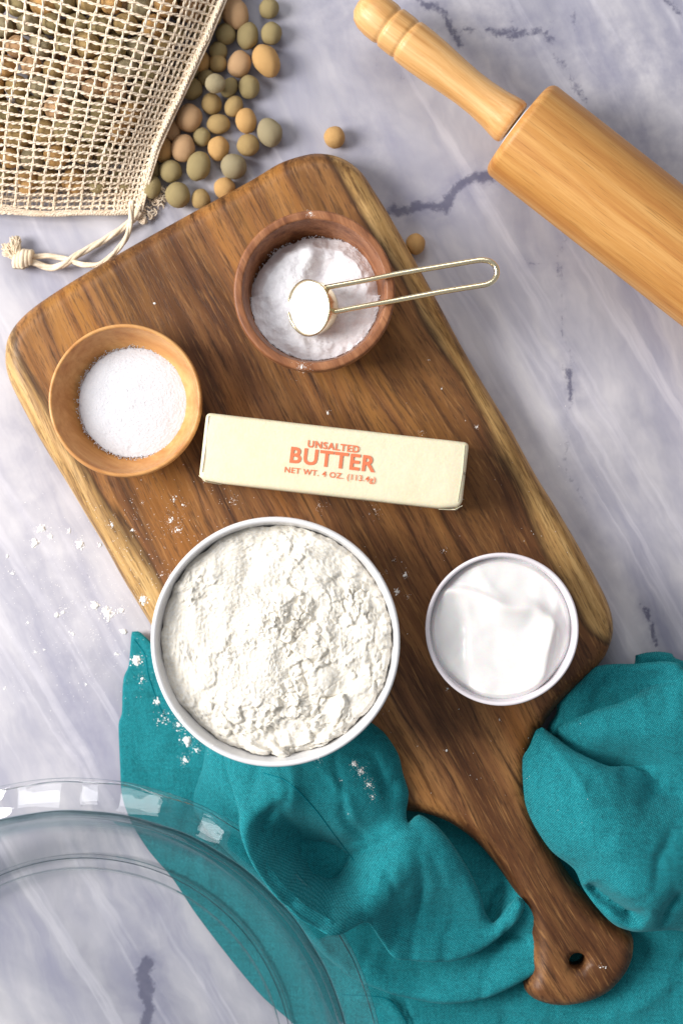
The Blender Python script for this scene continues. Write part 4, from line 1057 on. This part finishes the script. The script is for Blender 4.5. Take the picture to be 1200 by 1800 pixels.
clusters = [(318, 1262, 10, 16, .05), (372, 1312, 12, 14, .045), (300, 1010, 8, 10, .04), (668, 1010, 10, 10, .04), (560, 1335, 10, 8, .04),  # px, py, spread px, count, max size cm
 (75, 930, 7, 26, .13), (62, 955, 6, 34, .15), (89, 943, 6, 14, .09), (141, 957, 9, 40, .13), (123, 933, 5, 10, .08), (177, 958, 5, 9, .09), (22, 1008, 8, 12, .09), (14, 978, 5, 5, .06),
 (168, 1064, 9, 50, .14), (190, 1077, 11, 70, .16), (215, 1075, 10, 22, .08), (109, 1075, 8, 16, .09), (101, 1081, 3, 6, .1), (127, 1112, 5, 8, .09), (218, 1110, 5, 16, .13), (240, 1160, 8, 60, .16), (205, 1150, 10, 16, .07),
 (62, 1146, 4, 7, .09), (79, 1142, 3, 5, .07), (9, 1210, 3, 4, .08), (152, 1203, 4, 5, .08), (50, 1095, 4, 3, .08), (277, 1234, 6, 20, .10), (250, 1195, 10, 12, .06), (290, 1262, 14, 24, .07), (315, 1275, 12, 24, .08),
 (252, 1055, 8, 36, .13), (196, 922, 5, 10, .1), (233, 931, 4, 6, .08), (300, 915, 14, 26, .05), (312, 930, 10, 20, .05), (306, 878, 8, 8, .06), (322, 888, 5, 6, .06), (250, 884, 4, 5, .06), (285, 1010, 5, 6, .06),
 (330, 1302, 8, 60, .15), (325, 1335, 9, 24, .08), (345, 1318, 8, 16, .06), (622, 1342, 5, 36, .10), (634, 1356, 9, 40, .06), (648, 1378, 9, 30, .05), (655, 1400, 8, 12, .04), (598, 1372, 3, 4, .05), (612, 1430, 3, 3, .05),
 (576, 725, 4, 7, .08), (697, 1040, 5, 14, .10), (712, 1010, 5, 10, .08), (716, 1048, 4, 5, .05), (692, 985, 4, 4, .05), (780, 968, 6, 6, .05), (786, 1211, 4, 5, .07), (878, 1265, 3, 3, .07), (784, 1320, 3, 3, .07), (752, 632, 3, 3, .04), (740, 760, 5, 6, .05), (838, 750, 5, 6, .05),
 (776, 683, 2, 3, .05), (272, 533, 2, 2, .06), (270, 672, 2, 2, .05), (982, 820, 2, 3, .05), (520, 820, 3, 2, .03), (410, 880, 14, 10, .04), (560, 890, 12, 8, .04), (660, 900, 20, 8, .04), (545, 375, 8, 18, .035), (530, 645, 12, 40, .035), (1058, 1700, 8, 4, .05)]
vs, fs = [], []
ico = bmesh.new(); bmesh.ops.create_icosphere(ico, subdivisions=1, radius=1); iv = [v.co.copy() for v in ico.verts]; ifc = [tuple(v.index for v in f.verts) for f in ico.faces]; ico.free()
def clump(loc, nrm, s):
    b = len(vs); q = Vector((0, 0, 1)).rotation_difference(nrm); sq = random.uniform(.3, .6)
    sx, sy = random.uniform(.7, 1.4), random.uniform(.7, 1.3); ph = random.uniform(0, 9)
    for c in iv:
        r = s*(1+.5*mn.noise(c*1.7+Vector((ph, 0, 0)))); w = loc/S+q@Vector((c.x*r*sx, c.y*r*sy, c.z*r*sq)); vs.append(tuple(w))
    for t in ifc: fs.append(tuple(b+k for k in t))
def clump_q(px, py, s):
    h = drop(px, py)
    if h and h[2].name.split('.')[0] in ('countertop', 'cutting_board', 'napkin', 'salt_bowl', 'flour_bowl'): clump(h[0], h[1], s)
for px, py, sp_, cnt, mx in clusters:
    for k in range(int(cnt*3.2)):
        g = random.random(); d = sp_*(.75*abs(random.gauss(0, 1))); a = random.uniform(0, 6.283)
        clump_q(px+d*math.cos(a), py+d*math.sin(a), max(.010, 1.3*mx*(.14+.75*random.random()**5)*math.exp(-d/sp_*.8)))
for k in range(900):     # fine strays
    if k < 620: px, py = random.gauss(150, 80), random.gauss(1060, 90)
    elif k < 800: px, py = random.gauss(300, 90), random.gauss(930, 60)
    else: px, py = random.uniform(600, 1050), random.uniform(700, 1450)
    clump_q(px, py, random.uniform(.008, .02))
fd = mesh_obj('flour_dust', vs, fs, M['dust'], smooth=True)
tag(fd, 'white flour specks scattered over marble, board and napkin', 'flour', kind='stuff')
